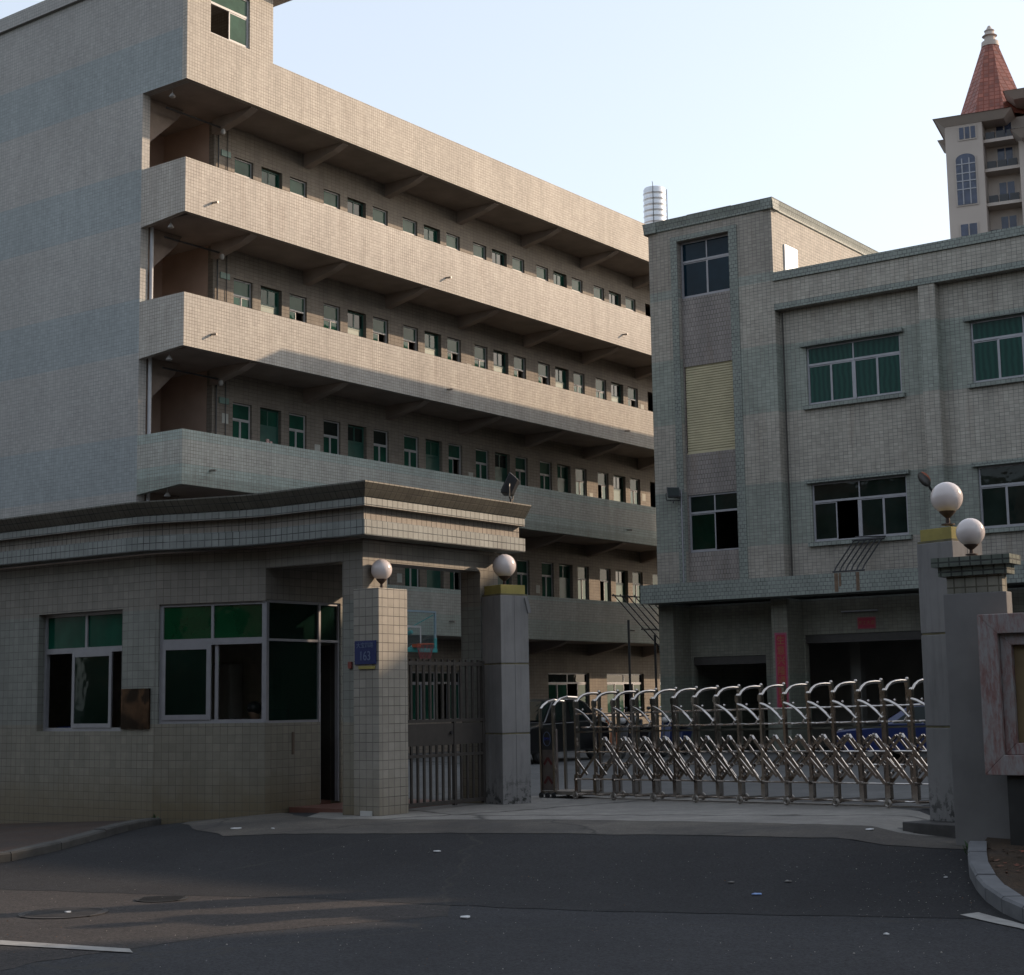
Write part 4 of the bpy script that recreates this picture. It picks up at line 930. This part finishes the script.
arm.tube([(SP * 1.48, .0, .855), (SP * 1.56, -.02, .89), (SP * 1.66, -.034, .885), (SP * 1.74, -.036, .84)], .019, 8)
arm.bar((SP * 1.72, -.036, .845), (SP * 2.90, -.036, .29), .040, .014)
arm.bar((0.0, -.032, .60), (SP * .62, -.032, .36), .034, .012).bar((0.0, .47, .37), (SP * 1.5, .47, .86), .032, .012).bar((SP * .2, .45, .86), (SP * 1.3, .45, .37), .032, .012)
arm.bar((0.0, .50, .29), (SP * 1.5, .50, .865), .032, .012).bar((SP * 1.5, .49, .865), (SP * 2.7, .49, .33), .032, .012)
for X_ in (0.0, SP * 2.0): arm.tube([(X_ + .005, -.06, .29), (X_ + .005, .02, .29)], .022, 8)
s1 = arm.build('scissor_arm', STEEL, s0)
ca = MB(); ca.tube([(.02, -.03, 1.31), (.10, -.03, 1.285), (.20, -.03, 1.235), (.29, -.03, 1.165), (.37, -.03, 1.09)], .018, 8)
ca.tube([(.03, .10, 1.04), (.12, .10, 1.035), (.20, .10, 1.04), (.33, .10, 1.20)], .012, 6).sphere((.15, .0, 1.30), .018, 8)
s2 = ca.build('curved_arm', STEEL, s0, smooth=True)
wh = MB(); wh.torus((0, -.05, .055), .036, .020, 'y', 16, 8).tube([(0, -.075, .052), (0, -.02, .052)], .016, 8).box(-.02, .02, -.07, -.03, .07, .12)
s3 = wh.build('wheel', STEEL_DULL, s0, smooth=True)
wr = MB(); wr.torus((0, .55, .052), .036, .017, 'y', 16, 8).tube([(0, .53, .052), (0, .575, .052)], .016, 8)
s4 = wr.build('wheel', STEEL_DULL, s0, smooth=True)
for i in range(1, 18):
    c = s0.copy(); col.objects.link(c); c.parent = rg; c.matrix_local = Matrix.Translation((SP * i, 0, 0))
    for q in (s1, s2, s3 if i % 2 == 0 else s4):
        d = q.copy(); col.objects.link(d); d.parent = c
bpy.data.objects.remove(s4)
for z_, y_ in ((1.235, .0), (1.235, .48), (1.04, .12), (.68, .05), (.50, .46), (.29, .02), (.06, .25)):
    MB().tube([(0, y_, z_), (SP * 17, y_, z_)], .011, 8).build('tie_rod', STEEL, rg)
# drive head
hd = MB(); hd.box(-.785, -.75, -.02, .02, .09, 1.34).box(-.50, -.46, -.02, .02, .09, 1.38).box(-.785, -.75, .48, .52, .09, 1.43).box(-.50, -.46, .48, .52, .09, 1.45)
hd.tube([(-.77, 0, 1.32), (-.77, .06, 1.38), (-.77, .15, 1.43), (-.77, .3, 1.46), (-.77, .5, 1.44)], .02, 8).tube([(-.48, 0, 1.36), (-.48, .06, 1.42), (-.48, .15, 1.47), (-.48, .3, 1.50), (-.48, .5, 1.49)], .02, 8)
hd = hd.build('drive_head', STEEL, rg)
MB().box(-.75, -.50, .0, .10, .12, 1.02).build('housing', plain('brushed_housing', (.16, .135, .125), .45, .4, var=.2), hd, bevel=.01)
MB().box(-.79, -.02, -.01, .51, .06, .11).build('chassis', STEEL_DULL, hd)
MB().box(-.745, -.505, -.008, -.001, .72, 1.04).build('emblem_plate', BLACK, hd)
MB().tube([(-.625 + .078 * math.cos(a_ * .3927), -.012, .88 + .105 * math.sin(a_ * .3927)) for a_ in range(16)], .005, 5, closed=True).build('emblem_ring', SIGN_WHITE, hd)
text_mesh('emblem_letters', 'BMN', .062, plain('blue_print', (.02, .04, .30), .5), hd, Matrix.Translation((-.625, -.012, .88)) @ UPRIGHT, depth=.001)
rc = plain('red_print', (.10, .015, .015), .6)
for zc in (.50, .22):
    mb = MB(); mb.bar((-.71, -.004, zc), (-.625, -.004, zc + .10), .04, .004).bar((-.625, -.0035, zc + .10), (-.54, -.0035, zc), .04, .004); mb.build('chevron', rc, hd)
for x_ in (-.76, -.625, -.49):
    for y_ in (-.03, .53):
        MB().torus((x_, y_, .045), .03, .018, 'y', 14, 6).tube([(x_, y_ - .02, .045), (x_, y_ + .02, .045)], .02, 8).build('wheel', RUBBER, hd, smooth=True)
# floor track
tk = MB(RM); tk.box(-.8, 7.0, .235, .265, -.006, .012)
tag(tk.build('gate_track', STEEL_DULL), 'thin steel guide rail in the ground under the folding gate', 'rail')

# ------------------------------------------------------------------ basketball hoop
N2 = Vector((.8047, -.5937, 0))
bc = px(413.5, 634, 41.0)
HM = Matrix.Translation((bc.x, bc.y, 0)) @ Matrix.Rotation(BROT, 4, 'Z')     # local X along the board, -Y toward the court
t = empty('basketball_hoop', 'basketball backboard with turquoise edge and orange rim seen through the portal', 'basketball hoop', HM)
TEAL = plain('turquoise_paint', (.05, .26, .25), .5, var=.15); zb, zt = 2.75, 3.80
m = MB(); m.box(-.9, -.85, -.02, .03, zb, zt).box(.85, .9, -.02, .03, zb + .35, zt).box(-.85, .85, -.02, .03, zt - .05, zt)
m.build('board_frame', plain('grey_blue_edge', (.20, .26, .29), .5), t)
MB().box(-.92, .92, -.035, .035, zb - .02, zb + .08).box(.85, .91, -.03, .032, zb + .08, zb + .349).build('padding', TEAL, t, bevel=.01)
mt, nt, b = new_mat('clear_board'); tr_ = N_(nt, 'ShaderNodeBsdfTransparent'); tr_.inputs[0].default_value = (.93, .97, .97, 1); mx = N_(nt, 'ShaderNodeMixShader'); mx.inputs[0].default_value = .05
b.inputs['Base Color'].default_value = (.4, .5, .5, 1); b.inputs['Roughness'].default_value = .1
nt.links.new(tr_.outputs[0], mx.inputs[1]); nt.links.new(b.outputs[0], mx.inputs[2]); nt.links.new(mx.outputs[0], nt.nodes['Material Output'].inputs[0])
MB().box(-.85, .85, -.004, .008, zb + .08, zt - .05).build('backboard', mt, t)
m = MB(); m.box(-.295, .295, -.012, -.006, zb + .60, zb + .65).box(-.295, -.245, -.012, -.006, zb + .15, zb + .60).box(.245, .295, -.012, -.006, zb + .15, zb + .60); m.build('target_square', WHITE_FR, t)
m = MB(); m.torus((0, -.38, zb + .17), .225, .012, 'z', 24, 6).box(-.1, .1, -.17, -.03, zb + .1, zb + .18)
m.build('rim', plain('orange_rim', (.32, .07, .03), .6), t, smooth=True)
m = MB()
for i in range(12):
    a_ = i * math.pi / 6; m.tube([(.22 * math.cos(a_), -.38 + .22 * math.sin(a_), zb + .16), (.13 * math.cos(a_ + .26), -.38 + .13 * math.sin(a_ + .26), zb - .20)], .006, 4).tube([(.22 * math.cos(a_), -.38 + .22 * math.sin(a_), zb + .16), (.13 * math.cos(a_ - .26), -.38 + .13 * math.sin(a_ - .26), zb - .20)], .006, 4)
m.build('net', plain('dark_red_net', (.20, .05, .05), .8), t)
m = MB(); m.box(-.09, .09, 1.35, 1.53, 0, 2.9).box(-.5, .5, 1.2, 2.6, 0, .3).tube([(0, 1.44, 2.8), (0, .05, zb + .5)], .05, 8).tube([(0, 1.44, 2.2), (0, .05, zb + .12)], .04, 8).tube([(0, 1.3, 2.9), (.85, .05, zt - .1)], .014, 6).tube([(0, 1.3, 2.9), (-.85, .05, zt - .1)], .014, 6)
m.build('stand', TEAL, t)

# ------------------------------------------------------------------ vehicles in the courtyard
def car(M, label, body, L=4.3, Wd=1.75, H=1.45, cat='car'):
    t = empty('parked_car', label, cat, M)
    paint, nt, b = new_mat('car_paint_' + str(len(bpy.data.materials))); b.inputs['Base Color'].default_value = (*body, 1); b.inputs['Roughness'].default_value = .28; b.inputs['Coat Weight'].default_value = .7
    hs = H / 1.45; x = L / 2
    lower = [(-x, .38), (-x, .68), (-x + .10, .80 * hs), (-x + .95, .90 * hs), (x - .55, .95 * hs), (x - .08, .88 * hs), (x, .60), (x - .02, .34), (x - .3, .24), (-x + .3, .24)]
    m = MB(); n = len(lower); rows = []
    for yy, k in ((-Wd / 2 + .02, .0), (-Wd / 2 + .0, 1), (-Wd / 2 + .10, 2), (Wd / 2 - .10, 2), (Wd / 2, 1), (Wd / 2 - .02, 0)): rows.append(yy)
    vs = []
    for yy, ins in ((-Wd / 2, .10), (-Wd / 2 + .10, 0), (Wd / 2 - .10, 0), (Wd / 2, .10)):
        for (a, z) in lower: vs.append((a * (1 - ins * .12), yy, .24 + (z - .24) * (1 - ins * .6) + ins * .1))
    fs = []
    for r_ in range(3):
        for j in range(n): fs.append((r_ * n + j, r_ * n + (j + 1) % n, (r_ + 1) * n + (j + 1) % n, (r_ + 1) * n + j))
    fs += [tuple(range(n))[::-1], tuple(range(3 * n, 4 * n))]
    m.add(vs, fs)
    ch_ = [(-x + 1.0, .90 * hs), (-x + 1.75, H - .03), (-x + 2.1, H), (x - 1.25, H - .01), (x - .95, H - .08), (x - .4, .93 * hs)]
    def cab(mb, shrink, y0, ch_=ch_, z_lo=None):
        nn = len(ch_); vv = []
        for sgn in (-1, 1):
            for (a, z) in ch_: f_ = (z - .9 * hs) / (H - .9 * hs); vv.append((a, sgn * (y0 - .17 * f_), z))
        mb.add(vv, [tuple(range(nn))[::-1], tuple(range(nn, 2 * nn))] + [(j, (j + 1) % nn, nn + (j + 1) % nn, nn + j) for j in range(nn)])
    cab(m, 0, Wd / 2 - .06)
    bo = m.build('body', paint, t, smooth=True, bevel=.03)
    g = MB()
    for sgn in (-1, 1):
        for (a0, a1) in (((-x + 1.35, -x + 1.85), (-x + 2.0, -x + 2.35)), ((x - 1.95, x - 1.9), (x - .9, x - 1.15))):
            zl, zh = .95 * hs, H - .09; yl = sgn * (Wd / 2 - .06 - .17 * .10 + .006); yh = sgn * (Wd / 2 - .06 - .17 * .82 + .006)
            q = [(a0[0], yl, zl), (a1[0], yl, zl), (a1[1], yh, zh), (a0[1], yh, zh)]
            g.sheet(q if sgn < 0 else q[::-1])
    ww = Wd / 2 - .12
    g.sheet([(-x + 1.06, -ww, .95 * hs), (-x + 1.06, ww, .95 * hs)[:3], (-x + 1.70, ww - .14, H - .07), (-x + 1.70, -ww + .14, H - .07)])
    for i_ in range(-4, 0): g.v[i_] = (g.v[i_][0] - .02, g.v[i_][1], g.v[i_][2] + .012)
    g.sheet([(x - .46, ww, .97 * hs), (x - .46, -ww, .97 * hs), (x - .90, -ww + .14, H - .10), (x - .90, ww - .14, H - .10)])
    for i_ in range(-4, 0): g.v[i_] = (g.v[i_][0] + .02, g.v[i_][1], g.v[i_][2] + .012)
    g.build('window', GLASS_DARK, t)
    for a in (-x + .80, x - .80):
        for sgn in (-1, 1):
            w_ = MB().torus((a, sgn * (Wd / 2 - .10), .31), .22, .09, 'y', 20, 8).build('wheel', RUBBER, t, smooth=True)
            MB().tube([(a, sgn * (Wd / 2 - .17), .31), (a, sgn * (Wd / 2 - .02), .31)], .17, 14).build('rim', STEEL_DULL, w_)
    for sgn in (-1, 1):
        MB().sphere((-x + .05, sgn * (Wd / 2 - .28), .66), .12, 12, (.5, 1.4, .7)).build('headlight', WHITE_FR, t, smooth=True)
        MB().box(x - .06, x + .005, sgn * (Wd / 2 - .35), sgn * (Wd / 2 - .12), .68, .84).build('tail_light', rc, t)
    MB().box(-x - .02, -x + .06, -Wd / 2 + .1, Wd / 2 - .1, .30, .50).build('bumper', BLACK, t)
    MB().box(-x - .028, -x - .018, -.22, .22, .42, .54).build('number_board', ALU, t)
    return t
car(Matrix.Translation((.55, 39.5, 0)) @ Matrix.Rotation(R(60), 4, 'Z'), 'black car facing the gate beside the left grey pillar', (.006, .006, .007), H=1.5)
car(Matrix.Translation((9.1, 35.2, 0)) @ Matrix.Rotation(R(-37), 4, 'Z'), 'bright blue car behind the right half of the folding gate', (.0015, .012, .075), L=4.0, H=1.3)
car(Matrix.Translation((11.9, 36.5, 0)) @ Matrix.Rotation(R(-37), 4, 'Z'), 'dark navy car parked behind the blue car near the factory doorway', (.008, .012, .035), L=4.5, H=1.65)
def scooter(M, label, body):
    t = empty('motor_scooter', label, 'scooter', M, 'scooters parked at the dormitory wall')
    p = plain('scooter_paint_' + str(len(bpy.data.materials)), body, .35)
    for x_ in (-.62, .62):
        w_ = MB().torus((x_, 0, .24), .19, .05, 'y', 18, 8).build('wheel', RUBBER, t, smooth=True); MB().tube([(x_, -.04, .24), (x_, .04, .24)], .12, 12).build('rim', STEEL_DULL, w_)
    MB().yprism([(-.55, .42), (-.42, .95), (-.36, .95), (-.38, .38), (-.1, .30), (.15, .34), (.2, .62), (.75, .70), (.8, .60), (.66, .42), (.4, .28), (-.3, .22)], -.14, .14).build('body', p, t, bevel=.03)
    MB().sphere((.36, 0, .74), .3, 14, (1.25, .5, .28)).build('seat', BLACK, t, smooth=True)
    MB().tube([(-.6, .04, .24), (-.42, .04, .98)], .022, 8).tube([(-.40, -.32, 1.04), (-.44, -.1, 1.02), (-.44, .1, 1.02), (-.40, .32, 1.04)], .016, 8).build('handlebar', BLACK, t, smooth=True)
    MB().sphere((-.50, 0, .93), .09, 12, (.8, 1.1, .9)).build('headlight', WHITE_FR, t, smooth=True)
    for s__ in (-1, 1):
        mr = MB().tube([(-.40, s__ * .25, 1.04), (-.40, s__ * .30, 1.20)], .008, 6).sphere((-.40, s__ * .31, 1.23), .05, 10, (.3, 1.2, .9)).build('mirror', BLACK, t, smooth=True)
    return t
for i, (X, Y, a, lb, cc) in enumerate(((2.5, 42.6, 60, 'orange trimmed scooter nearest the black car', (.30, .09, .03)), (3.3, 42.2, 66, 'dark scooter between the orange and the navy scooters', (.012, .012, .014)), (4.05, 41.6, 58, 'navy scooter nearest the factory corner column', (.01, .018, .07)), (2.9, 40.9, 62, 'black scooter parked in front of the other scooters', (.015, .012, .012)))):
    scooter(Matrix.Translation((X, Y, 0)) @ Matrix.Rotation(R(a), 4, 'Z'), lb, cc)

# ------------------------------------------------------------------ distant apartment tower
TD = 146.0
tl = px(950.5, 240, TD)
TM = Matrix.Translation((tl.x, tl.y, 0)) @ Matrix.Rotation(R(-24.3), 4, 'Z')       # local X along its front, +Y back
tw = empty('apartment_tower', 'tall beige apartment tower with a steep red tiled spire behind the factory', 'building', TM)
TBE = plain('tower_render', (.42, .36, .315), .85, var=.06, scale=.3); TTR = plain('tower_trim', (.42, .36, .315), .8, var=.05, scale=.4)
def zt_(y, D=TD): return px(970, y, D).z
ZT = zt_(122)                                       # eaves
ZB = 0
PRM = tile_mat('spire_tile', [(0, (.30, .095, .06))], .5, .42, grout=.05, gcol=(.17, .05, .035), zmax=90, dirt=.35, tint=.35)
m = MB(); m.box(0, 3.4, 0, 12, ZB, ZT + .2).box(3.4, 8, 2.2, 12, ZB, ZT + .2).box(6.6, 7.6, -.2, 2.2, ZB, zt_(152)).box(8, 26, .2, 12, ZB, ZT + 1.0)
m.build('wall', TBE, tw)
def trow(y0, y1): return zt_(y1), zt_(y0)
def tglass(par, x0, x1, za, zb_, y=-.02, cols=2, arch=False):
    m = MB(); m.box(x0, x1, y - .06, y - .02, za, zb_)
    w_ = m.build('window', TTR, tw); g = MB(); f = .12; W_ = (x1 - x0 - f) / cols
    if arch:
        r_ = (x1 - x0) / 2; pts = [(x0 + f, za + f), (x1 - f, za + f)] + [(x0 + r_ + (r_ - f) * math.cos(a_ * math.pi / 10), zb_ - .2 + r_ * .55 * math.sin(a_ * math.pi / 10)) for a_ in range(11)]
        g.add([(p[0], y - .10, p[1]) for p in pts], [tuple(range(len(pts)))])
        fr_ = MB()
        for zz in (.33, .5, .66, .85): fr_.box(x0 + f, x1 - f, y - .16, y - .11, za + (zb_ - za) * zz, za + (zb_ - za) * zz + .1)
        for k_ in (1, 2): fr_.box(x0 + (x1 - x0) * k_ / 3 - .05, x0 + (x1 - x0) * k_ / 3 + .05, y - .155, y - .115, za + f, zb_ - .1)
        fr_.build('glazing_bars', ALU, w_)
    else:
        for i in range(cols): g.box(x0 + f + i * W_, x0 + (i + 1) * W_, y - .10, y - .07, za + f, zb_ - f)
    g.build('pane', TGL, w_)
TGL = glass_mat('tower_glass', (.045, .055, .09), 1.0, rough=.08, wav=0)
tglass(tw, .75, 2.75, *trow(160, 208), arch=True)
tglass(tw, 1.2, 2.9, *trow(129, 143), cols=3)
tglass(tw, .9, 2.6, *trow(225, 239))
tglass(tw, .9, 2.6, *trow(258, 272))
for yc in (127, 156, 190, 224, 258):
    za, zb_ = trow(yc - 8, yc + 12)
    tglass(tw, 4.3, 5.9, za, zb_, y=2.2)
    MB().box(3.4, 6.6, .5, 2.2, za - .75, za - .45).build('balcony_slab', TTR, tw)
    b_ = MB()
    for k_ in range(3): b_.box(3.6 + k_ * .95, 4.4 + k_ * .95, .6, 1.0, za - .44, za + .25)
    b_.build('air_conditioner_row', BLACK, tw)
for yc in (112, 140, 175, 210, 245): tglass(tw, 9.2, 11.2, *trow(yc - 8, yc + 10), y=.2)
m = MB()
def eave(x0, x1, y0, y1, z):
    m.add([(x0, y0, z), (x1, y0, z), (x1, y1, z), (x0, y1, z), (x0 + .8, y0 + .8, z - .65), (x1 - .8, y0 + .8, z - .65), (x1 - .8, y1 - .8, z - .65), (x0 + .8, y1 - .8, z - .65)],
          [(0, 1, 2, 3), (7, 6, 5, 4), (4, 5, 1, 0), (5, 6, 2, 1), (6, 7, 3, 2), (7, 4, 0, 3)])
eave(-.85, 6.2, -.85, 13, ZT + .15); eave(5.6, 28, -1.1, 13, ZT + 1.7); eave(-.9, 1.2, 1.0, 5, ZT - 1.3); eave(6.2, 28, -2.2, 1.4, zt_(147))
m.build('eaves', TTR, tw)
m = MB()
def cap(x0, x1, y0, y1, z): m.add([(x0, y0, z), (x1, y0, z), (x1, y1, z), (x0, y1, z), (x0 + 1.6, y0 + 1.6, z + .55), (x1 - 1.6, y0 + 1.6, z + .55), (x1 - 1.6, y1 - 1.6, z + .55), (x0 + 1.6, y1 - 1.6, z + .55)], [(0, 1, 5, 4), (1, 2, 6, 5), (2, 3, 7, 6), (3, 0, 4, 7), (4, 5, 6, 7)])
cap(-.95, 6.28, -.95, 13.05, ZT + .155); cap(5.55, 28.05, -1.15, 13.05, ZT + 1.705); cap(6.15, 28.05, -2.25, 1.45, zt_(147) + .005)
m.build('roof', PRM, tw)
m = MB(); cx_, cy_ = 4.05, 4.2; r0, r1, zb0, zt0 = 3.35, .78, ZT + .5, zt_(47, TD + 5) - 1.1
vs = []
for r_, z_ in ((r0 * 1.06, zb0), (r1, zt0)):
    vs += [(cx_ + r_ * math.cos(math.pi / 4 * k_ + .39), cy_ + r_ * math.sin(math.pi / 4 * k_ + .39), z_) for k_ in range(8)]
m.add(vs, [(k_, (k_ + 1) % 8, 8 + (k_ + 1) % 8, 8 + k_) for k_ in range(8)] + [tuple(range(8, 16))])
m.build('spire', PRM, tw)
MB().lathe([(.85, 0), (.8, .5), (.55, .55), (.5, 1.0), (.72, 1.1), (.5, 1.25), (.42, 1.5), (.5, 1.65), (.3, 1.8), (.12, 2.15)], (cx_, cy_, zt0 - .15), 16).build('finial', TTR, tw, smooth=True)

# ------------------------------------------------------------------ small things on the ground
def manhole(x, y, rx, label, mat):
    M = Matrix.Translation((x, y, gh(x, y) + .001))
    t = empty('manhole_cover', label, 'manhole cover', M)
    MB().lathe([(rx, .0), (rx, .004), (rx * .9, .005), (rx * .9, .003), (.01, .003)], (0, 0, 0), 32).build('rim', mat, t)
    q = MB()
    for i in range(-3, 4): q.box(-rx * .8, rx * .8, i * rx * .22 - .01, i * rx * .22 + .01, .0032, .0065)
    q.build('ribs', mat, t); return t
manhole(-3.95, 14.31, .38, 'round iron manhole cover in the brown patch of road near the white line', plain('iron_cover', (.030, .026, .024), .75, var=.3))
manhole(-3.30, 15.23, .24, 'smaller dark drain cover at the edge of the driveway asphalt', plain('dark_iron_cover', (.012, .012, .012), .8, var=.3))
lit = plain('litter_paper', (.50, .50, .50), .8, var=.25)
litb = plain('litter_blue', (.20, .30, .55), .7)
def litter(x, y, s_, label, mat=lit, off=.006, cat='litter'):
    rnd = random.Random(int(x * 131 + y * 977)); n_ = 7; a0 = rnd.uniform(0, 6)
    pts = [(math.cos(a0 + 6.283 * i / n_) * s_ * rnd.uniform(.5, 1.1), math.sin(a0 + 6.283 * i / n_) * s_ * rnd.uniform(.3, .8), rnd.uniform(.002, .012)) for i in range(n_)]
    m = MB(); m.add([(0, 0, .012)] + pts + [(p[0], p[1], -.002) for p in pts], [(0, 1 + i, 1 + (i + 1) % n_) for i in range(n_)] + [(1 + i, 1 + n_ + i, 1 + n_ + (i + 1) % n_, 1 + (i + 1) % n_) for i in range(n_)])
    return tag(m.build('litter', mat, None, Matrix.Translation((x, y, gh(x, y) + off))), label, cat)
def ongr(x, y):
    z = 0
    for _ in range(40):
        a = px(x, y, 1.0) - Vector((0, 0, CAMZ)); P = Vector((0, 0, CAMZ)) + a * ((z - CAMZ) / a.z); z = .6 * z + .4 * gh(P.x, P.y)
    return P
for (X, Y, s_, lb, mt_) in ((236, 829, .09, 'white paper scrap on the concrete below the guardhouse door', lit), (87, 842, .09, 'white scrap beside the left kerb', lit), (273, 829, .04, 'small pale scrap on the crack right of the paper by the guardhouse', lit),
                       (437, 852, .07, 'thin white scrap in the middle of the driveway asphalt', lit), (466, 918, .10, 'white smear of paper on the road near the bottom centre', lit),
                       (757, 895, .06, 'bluish crumpled wrapper on the driveway asphalt', litb), (788, 882, .05, 'grey pebble like scrap right of the bluish wrapper', plain('grey_scrap', (.2, .19, .18), .9)), (731, 883, .05, 'faint flattened scrap left of the bluish wrapper', plain('dim_scrap', (.16, .15, .14), .9)), (870, 830, .09, 'pale rubble patch by the black plinth', lit),
                       (68, 913, .05, 'white fleck on the round manhole cover', lit), (886, 935, .04, 'small white fleck on the road at the lower right', lit), (946, 878, .035, 'white fleck left of the right kerb', lit)):
    P = ongr(X, Y); litter(P.x, P.y, s_ * .72, lb, mt_)
# scattered grit and leaf crumbs: nobody could count it
gm = MB(); rnd = random.Random(3)
for i in range(900):
    if rnd.random() < .85: X = rnd.uniform(0, 1010); Y = rnd.uniform(840, 970)
    else: X = rnd.uniform(860, 975); Y = rnd.uniform(850, 925)
    P = ongr(X, Y)
    if P.y < 9: continue
    s_ = rnd.uniform(.0025, .006) * (1.8 if rnd.random() < .08 else 1)
    a = rnd.uniform(0, 6.28); z = gh(P.x, P.y) + .004
    gm.cur = rnd.choice((0, 0, 1, 2))
    v = [(P.x + s_ * math.cos(a + k_ * 2.1), P.y + s_ * math.sin(a + k_ * 2.1), z) for k_ in range(3)] + [(P.x, P.y, z + s_ * .8)]
    gm.add(v, [(0, 1, 3), (1, 2, 3), (2, 0, 3)])
o = gm.build('grit', [plain('pale_grit', (.30, .28, .25), .9), plain('brown_crumb', (.13, .07, .035), .9), plain('grey_grit', (.15, .15, .15), .9)])
tag(o, 'fine pale grit and leaf crumbs scattered over the asphalt', 'grit'); o['kind'] = 'stuff'
# fallen leaves on the right pavement
lm = MB(); rnd = random.Random(5)
for i in range(500):
    x_ = rnd.uniform(4.25, 6.2); y_ = rnd.uniform(11.8, 15.5)
    z = gh(x_, y_) + .105 + rnd.uniform(0, .012); s_ = rnd.uniform(.012, .04); a = rnd.uniform(0, 6.28)
    d = Vector((math.cos(a), math.sin(a), rnd.uniform(-.2, .4))) * s_; e = Vector((-math.sin(a), math.cos(a), rnd.uniform(-.2, .4))) * s_ * .5; c_ = Vector((x_, y_, z))
    lm.cur = rnd.choice((0, 1)); lm.add([tuple(c_ - d), tuple(c_ + e), tuple(c_ + d), tuple(c_ - e)], [(0, 1, 2, 3)])
o = lm.build('leaf_litter', [plain('brown_leaf', (.10, .045, .025), .8, var=.4), plain('rust_leaf', (.16, .05, .028), .8, var=.3)]); tag(o, 'brown fallen leaves over the soil behind the right kerb', 'leaves'); o['kind'] = 'stuff'
P = ongr(117, 829); plant(Matrix.Translation((-5.02, 22.7, gh(-5.02, 22.7))), 'small weed at the guardhouse corner by the kerb end', r=.09, n=26, hgt=.12, name='weed', pot=False)
for X_, Y_, lb in ((4.78, 16.2, 'tuft of weeds in front of the right gate pillar'), (4.33, 15.66, 'tuft of weeds at the foot of the wide grey pillar')):
    plant(Matrix.Translation((X_, Y_, gh(X_, Y_) + .0)), lb, r=.10, n=40, hgt=.10, name='weed', pot=False)

# ------------------------------------------------------------------ far side of the street (unseen, added to cut sky light and darken window reflections)
OPP = plain('opposite_render', (.07, .065, .058), .85)
for k, (x_, y_, w_, d_, h_, lb) in enumerate(((-62, 22, 50, 12, 17, 'unseen plain block added west of the camera to cut sky light'), (-42, -8, 84, 12, 15, 'unseen plain block added behind the camera to cut sky light'))):
    t = empty('added_shade_block', lb, 'building', Matrix.Translation((x_, y_, -.3)) @ Matrix.Rotation(R(-27 if k else -68), 4, 'Z'))
    m = MB(); m.box(0, w_, -d_, 0, 0, h_).build('wall', OPP, t)
    for r_ in range(int(h_ // 3.3)):
        g = MB()
        for c_ in range(int(w_ // 3)): g.box(.8 + c_ * 3, 2.3 + c_ * 3, .005, .06, 1.0 + r_ * 3.3, 2.6 + r_ * 3.3)
        o = g.build('window_row', GLASS_DARK, t); o['kind'] = 'stuff'
BARK = plain('bark', (.08, .06, .045), .9, var=.3, bump=.4)
def added_shade_tree(x_, y_, h_, r_, lb, seed):
    rnd = random.Random(seed); t = empty('added_shade_tree', lb, 'tree', Matrix.Translation((x_, y_, -.35)), 'unseen trees added across the road to cut sky light')
    tr_ = MB().tube([(0, 0, 0), (.05, .03, h_ * .25), (-.05, .1, h_ * .5), (0, 0, h_ * .7)], .22, 10, r2=.09)
    cl_ = []
    for i in range(12):
        a = rnd.uniform(0, 6.28); rr = rnd.uniform(.2, .85) * r_; z = h_ * rnd.uniform(.40, .92)
        cl_.append((rr * math.cos(a), rr * math.sin(a), z, rnd.uniform(.3, .5) * r_)); tr_.tube([(0, 0, h_ * rnd.uniform(.35, .55)), (rr * .5 * math.cos(a), rr * .5 * math.sin(a), z * .85), (rr * math.cos(a), rr * math.sin(a), z)], .07, 6, r2=.02)
    tr_.build('trunk', BARK, t, smooth=True); f = MB()
    for c_ in cl_:
        for i in range(380):
            v = Vector((rnd.gauss(0, 1), rnd.gauss(0, 1), rnd.gauss(0, 1))).normalized() * c_[3] * rnd.uniform(.5, 1.05); p = Vector(c_[:3]) + v
            d = Vector((rnd.uniform(-1, 1), rnd.uniform(-1, 1), rnd.uniform(-1, 1))).normalized(); e = d.orthogonal().normalized()
            f.add([tuple(p - d * .30), tuple(p + e * .17), tuple(p + d * .30), tuple(p - e * .17)], [(0, 1, 2, 3)])
    f.build('crown', LEAF, t)
tree_spots = [(-46, 44), (-43, 35), (-41, 27), (-38, 19), (-33, 12), (-27, 6), (-20, 1.5), (-13, -2.5), (-6, -5.5), (1.5, -7.5), (9, -8.5), (16, -11), (24, -14)]
ordinal = ['first north western', 'second north western', 'third north western', 'fourth north western', 'westernmost', 'second from the west', 'third from the west', 'fourth from the west', 'middle', 'fourth from the east', 'third from the east', 'second from the east', 'easternmost']
for i, (x_, y_) in enumerate(tree_spots):
    added_shade_tree(x_, y_, 14.0 + (i % 3) * .6, 4.6, ordinal[i] + ' of the unseen trees added across the road to cut sky light', 11 + i)

# unseen tall block added right of the factory: it keeps the low sun off the near road
t = empty('road_shade_block', 'unseen tall block added right of the factory to shade the near road', 'building', FM)
MB(W).box(37.0, 74, 0, 5, 0, 26).build('wall', OPP, t)
MB(W).box(36.9, 74.1, -.15, 5.1, 26, 26.4).build('roof', SOFFIT, t)
for r_ in range(7):
    for c_ in range(8): MB(W).box(38.7 + c_ * 4.3, 41.3 + c_ * 4.3, -.03, .02, 1.4 + r_ * 3.5, 3.0 + r_ * 3.5).build('window', GLASS_DARK, t)
